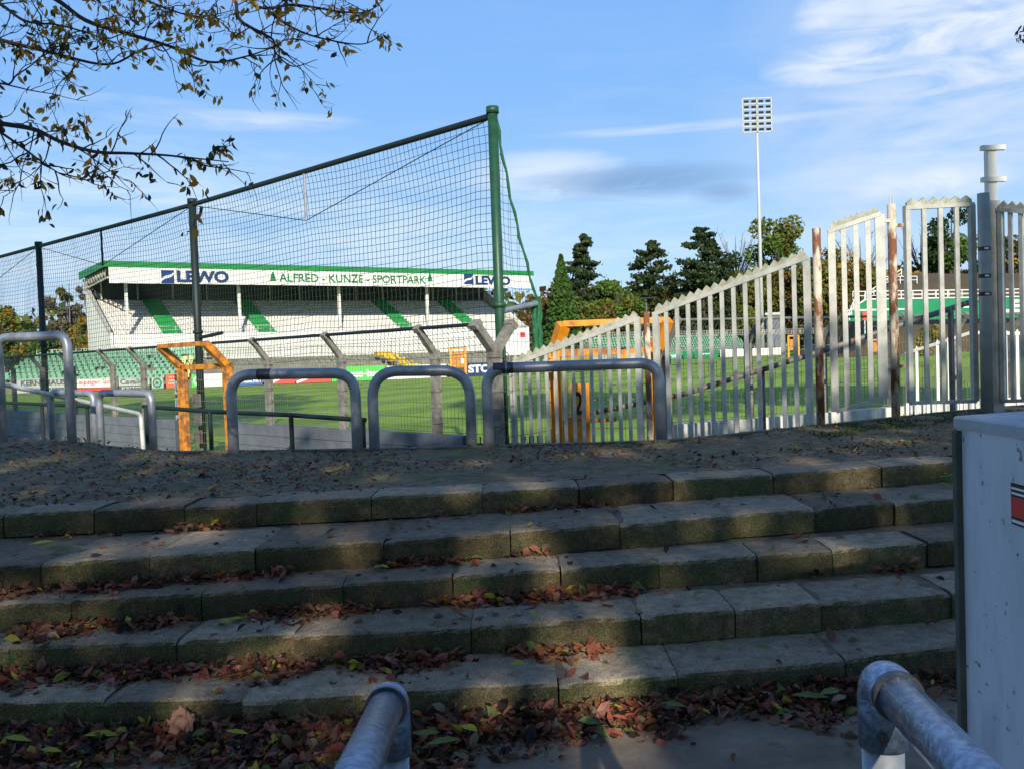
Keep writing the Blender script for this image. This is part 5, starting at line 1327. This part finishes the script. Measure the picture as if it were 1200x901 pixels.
shade_tree(32, -19, 26, 6, 2200, 6, 'tall leafy tree behind the viewer, rightmost', zc=.75, zr=.24)
# unseen tree row added behind the viewer: shades the steps, gaps let dapple through
def shade_row_tree(x, y, seed, label):
    rng = random.Random(seed); t = thing('tree', label, 'tree', (x, y, 0), 'unseen shading tree row behind the viewer'); tr = MB()
    tr.tube([(x, y, 0), (x, y, 5), (x, y, 11)], [.22, .18, .05], 10); tr.build('trunk', M['bark'], t); mb = MB()
    for i in range(2150):
        leafquad(mb, Vector((x + rng.uniform(-2.7, 2.7), y + rng.uniform(-1.3, 1.3), 3.0 + 10.2 * rng.random() + rng.gauss(0, .22))), rng.uniform(.35, .65), rng, rng.randrange(2))
    mb.build('crown', [LF['green'], LF['olive']], t)
for k, lb_ in enumerate(('leftmost', 'second from left', 'third from left', 'third from right', 'second from right', 'rightmost')):
    shade_row_tree(-12.5 + 5.2 * k, -16, 70 + k, 'unseen tree added for shade behind the viewer, ' + lb_)
# ------------------------------------------------------------------ fallen leaves
fm_ = {}
for nm, c1, c2 in (('leaf_red', (.34, .10, .06), (.22, .07, .045)), ('leaf_brown', (.24, .125, .07), (.15, .085, .045)), ('leaf_dark', (.035, .022, .018), (.055, .032, .022)), ('leaf_orange', (.42, .18, .05), (.24, .10, .035)), ('leaf_yellow', (.50, .42, .04), (.38, .34, .05)), ('leaf_green', (.20, .25, .06), (.13, .18, .05)), ('leaf_pale', (.30, .24, .16), (.22, .16, .10)), ('leaf_pink', (.48, .20, .14), (.34, .13, .10))):
    fm_[nm] = leafmat(nm, c1, c2, .5)
FM = list(fm_.values())
W_RED = (9, 7, 7, 1.8, .8, .8, .9, 3)
def fleaf(mb, x, y, z, mi, rng, L=None, slim=False, lift=.012):
    L = L or (.022 + .07 * rng.random() ** 1.8); W = L * (rng.uniform(.22, .3) if slim else rng.uniform(.42, .7)); a = rng.uniform(0, 6.28)
    dv = Vector((math.cos(a), math.sin(a), rng.gauss(0, .28))); up = Vector((rng.gauss(0, .45), rng.gauss(0, .45), 1)).normalized()
    lens(mb, Vector((x, y, z + lift)), dv, up, L, W, mi, rng.uniform(-.15, .5), rng.uniform(-.6, .6))
lit = MB(); rng = random.Random(21)
def xs_of(px, i):   # X where a column meets the back of tread i
    if i < 0: return atz(px, 850, 0).x
    return atz(px, 700, EDGE[i][0]).x if False else (px - 600) / F * EDGE[min(i + 1, 4)][1](0)
def drift(i, px0, px1, n, spread=.06, w=W_RED, pile=.03):
    z = EDGE[i][0] if i >= 0 else 0.0; e2 = EDGE[i + 1][1] if i < 4 else None
    for _ in range(n):
        X = xs_of(rng.uniform(px0, px1), i)
        if X > XR - .3: continue
        k = noise.noise(Vector((X * 2.6, i * 7.3, 0)))
        if rng.random() > (.8 if i < 0 else .55) + (.8 if i < 0 else 1.3) * k: continue
        off = abs(rng.gauss(0, spread * (1 + .7 * k))); Y = e2(X) - .015 - off; zz = z + max(0, pile * (1 - off / (spread * 2))) * rng.random()
        fleaf(lit, X, Y, zz, rng.choices(range(8), w)[0], rng, lift=.008)
drift(-1, -60, 1080, 7500, .15, (8, 8, 11, 1.4, 1.0, 1.2, 1.2, 2.5), .07)
drift(-1, -60, 560, 6500, .26, (7, 8, 10, 1.6, 1.8, 1.8, 1.5, 2.5), .05)
drift(-1, 960, 1200, 350, .12, W_RED, .05)
drift(0, -60, 560, 3400, .085, W_RED, .05); drift(0, 560, 705, 330, .05, (6, 4, 4, 6, .5, .5, .5, 3), .03)
drift(1, -60, 460, 2600, .085, W_RED, .04); drift(1, 430, 745, 1700, .05, (9, 4, 4, 3, .5, .8, .5, 3), .035); drift(1, 960, 1100, 160, .03)
drift(2, -60, 260, 900, .06); drift(2, 235, 345, 420, .06, (12, 3, 4, 1, .2, .3, .3, 3)); drift(2, 440, 640, 420, .035)
drift(3, 215, 275, 110, .04); drift(3, 575, 715, 190, .03); drift(3, 0, 700, 130, .05)
drift(3, 1040, 1120, 60, .03, (3, 3, 3, 2, 4, 2, 1, 1))
# scattered over treads, path and landing
for _ in range(500):
    i = rng.randrange(-1, 4); X = rng.uniform(-3.2, 2.9); z = EDGE[i][0] if i >= 0 else 0
    y0 = EDGE[i][1](X) + .03 if i >= 0 else 3.0; y1 = EDGE[i + 1][1](X) - .03
    if rng.random() < .5 and X > .5: continue
    fleaf(lit, X, rng.uniform(y0, y1), z, rng.choices(range(8), (5, 6, 5, 1, .7, 1, 1, 1))[0], rng, lift=.006)
for _ in range(15000):
    X = rng.uniform(-9.5, 6.5); y0 = EDGE[4][1](X) + .25; y1 = far_y(X); t = rng.random(); Y = y0 + (y1 - y0) * t
    k = noise.noise(Vector((X * .7, Y * .9, 5))) + (.30 if X < -1 else -.12)
    if rng.random() > .42 + 1.1 * k: continue
    fleaf(lit, X, Y, land_z(X, Y), rng.choices(range(8), (3, 6, 8, 1.6, 1.3, .9, 2.4, 1))[0], rng, L=rng.uniform(.02, .065), slim=rng.random() < .5, lift=.008)
tag(lit.build('leaf_litter', FM), 'red and brown fallen leaves drifted along the steps and over the landing', 'leaf litter', None, 'stuff')
# single bright leaves
def single(px, py, z, L, mi, label, i_=0, slim=True, group=None, W=None, seed=0, ang=None):
    rng_ = random.Random(int(px * 13 + py)); p = atz(px, py, z); mb = MB(); L = L
    a = ang if ang is not None else rng_.uniform(-.6, .6) + (3.14 if rng_.random() < .5 else 0)
    dv = Vector((math.cos(a), math.sin(a), .12)); up = Vector((rng_.gauss(0, .2), -.35, 1)).normalized()
    lens(mb, p + Vector((0, 0, .06 if i_ < 1 else .03)) - dv * L / 2, dv, up, L, W or (L * (.24 if slim else .5)), 0, .15, rng_.uniform(0, .3))
    o = mb.build('fallen_leaf', FM[mi]); tag(o, label, 'leaf', group)
G_ = 'yellow-green fallen leaves'
for px, py, i, L, mi, lab in ((448, 668, 2, .11, 4, 'yellow leaf lying flat on the third step near the centre'), (503, 657, 2, .09, 5, 'upright pale green leaf on the third step beside a yellow one'), (560, 657, 2, .10, 5, 'pale green leaf near the back of the third step, centre'),
    (530, 655, 2, .06, 4, 'small yellow leaf at the back of the third step'), (442, 669, 2, .07, 5, 'short pale green leaf tipped on the edge of the third step'), (275, 730, 1, .11, 4, 'folded bright yellow leaf on the second step, left half'), (262, 733, 1, .09, 4, 'narrow yellow leaf beside the folded yellow leaf'),
    (175, 679, 2, .09, 4, 'yellow leaf at the back of the third step, left'), (120, 680, 2, .08, 5, 'green leaf behind the third step riser, left'), (607, 790, 0, .085, 4, 'upright orange-yellow leaf at the foot of the centre riser'), (628, 727, 1, .07, 5, 'small green leaf on the red drift, centre'),
    (840, 769, 0, .12, 5, 'long green leaf on the bottom step, right of centre'), (895, 771, 0, .09, 5, 'short green leaf on the bottom step further right'), (860, 639, 2, .07, 5, 'small green leaf on the third step, right of centre'), (820, 700, 1, .09, 5, 'green leaf on the second step, right half'),
    (75, 648, 3, .20, 5, 'long pale green leaf on the fourth step, left'), (60, 643, 3, .16, 5, 'pale yellow-green leaf of the spray on the fourth step'), (90, 645, 3, .14, 6, 'pale underside leaf of the spray on the fourth step'), (50, 640, 3, .15, 4, 'yellowish leaf of the spray on the fourth step'), (345, 632, 3, .09, 5, 'yellow-green leaf on the fourth step, left of centre'),
    (165, 843, -1, .10, 4, 'upright yellow leaf in the drift at lower left'), (120, 872, -1, .17, 4, 'long yellow leaf in the drift at lower left'), (20, 878, -1, .15, 4, 'broad yellow leaf at the lower left corner'), (60, 893, -1, .12, 4, 'yellow leaf at the bottom edge, left'), (278, 872, -1, .12, 4, 'yellow leaf right of the big pale brown leaf'),
    (500, 873, -1, .14, 5, 'pale green leaf in front of the drift, centre'), (520, 882, -1, .16, 5, 'long grey-green leaf in front of the drift, centre'), (550, 868, -1, .10, 4, 'small yellow leaf in the drift, centre'), (790, 838, -1, .13, 5, 'green leaf at the front of the drift, right of centre'), (950, 828, -1, .18, 5, 'long pale green leaf left of the right handrail'), (975, 822, -1, .16, 5, 'pale green leaf left of the right handrail, on top'), (985, 830, -1, .14, 6, 'pale grey-green leaf left of the right handrail'), (690, 858, -1, .10, 5, 'green-brown leaf on the path, centre right'), (910, 890, -1, .09, 6, 'small pale leaf alone on the path')):
    single(px, py, EDGE[i][0] if i >= 0 else 0.02, L, mi, lab, i_=i, group=G_, slim=L > .1)
# big pale crumpled leaf
p = atz(213, 868, .03); mb = MB(); N = 9; rng = random.Random(3)
for j in range(N):
    for i in range(N):
        u_ = i / (N - 1) - .5; v_ = j / (N - 1) - .5; rr = (1 - .35 * (abs(u_) + abs(v_))) * (1 + .55 * noise.noise(Vector((math.atan2(v_, u_ + .001) * 1.6, 3.3, 0)))); k = .12
        mb.v.append((p.x + u_ * k * rr * 1.25 + .01 * noise.noise(Vector((j, i, 0)) * .9), p.y + v_ * k * .6 * rr, .085 + (v_ + .5) * .085 * (1 - .5 * abs(u_)) + .055 * noise.noise(Vector((i * .75, j * .75, 2)))))
for j in range(N - 1):
    for i in range(N - 1):
        a = j * N + i; mb.f.append((a, a + 1, a + N + 1, a + N)); mb.mi.append(0)
tag(mb.build('fallen_leaf', leafmat('pale_brown_leaf', (.48, .26, .16), (.36, .18, .11)), smooth=True), 'big crumpled pale brown leaf in the drift at lower left', 'leaf')
# weeds
def weed(px, py, z, n, h, label, mi=5, broad=False):
    p = atz(px, py, z); rng = random.Random(int(px)); mb = MB()
    for _ in range(n):
        a = rng.uniform(0, 6.28); dv = Vector((math.cos(a) * .45, math.sin(a) * .45, 1)); L = h * rng.uniform(.5, 1)
        if broad: lens(mb, p + dv * h * rng.uniform(0, .6), Vector((math.cos(a), math.sin(a), .4)), Vector((0, 0, 1)), .05, .028, 0, .1, .3)
        else: lens(mb, p, dv, Vector((1, 0, 0)), L, .006, 0, .0, rng.uniform(-.4, .4))
    tag(mb.build('weed', leafmat('weed_green', (.14, .25, .03), (.20, .26, .05))), label, 'weed')
weed(398, 838, .0, 9, .12, 'thin grass tuft at the foot of the bottom step left of the handrail')
weed(318, 838, .0, 7, .10, 'thin grass tuft at the foot of the bottom step near the left')
weed(115, 835, .0, 5, .09, 'few grass blades at the foot of the bottom step, far left')
weed(935, 795, .0, 8, .10, 'grass tuft behind the right handrail')
weed(1072, 583, .64, 14, .05, 'low yellow-green weed on the fourth step near the box', broad=True)
weed(1113, 568, .66, 26, .13, 'bushy green weed growing beside the pale box', broad=True)
weed(5, 780, .32, 12, .07, 'green weed at the left edge on the second step', broad=True)
weed(738, 770, .16, 3, .05, 'tiny sprout on the joint of the bottom step', broad=True)
# small grassy patch at the gate
mb = MB(); rng = random.Random(9)
for _ in range(2600):
    X = rng.uniform(3.2, 6.8); Y = rng.uniform(far_y(X) - 1.2, far_y(X) - .02)
    if noise.noise(Vector((X * 1.5, Y * 1.5, 2))) < -.05: continue
    q = Vector((X, Y, land_z(X, Y))); a = rng.uniform(0, 6.28); mb.face([q, q + Vector((.012, 0, 0)), q + Vector((math.cos(a) * .02, math.sin(a) * .02, rng.uniform(.02, .05)))])
tag(mb.build('grass_patch', leafmat('moss_green', (.05, .09, .015), (.08, .10, .02))), 'mossy grass on the landing in front of the gate leaves', 'grass', None, 'stuff')
for o in bpy.data.objects:
    if '_o' in o: del o['_o']
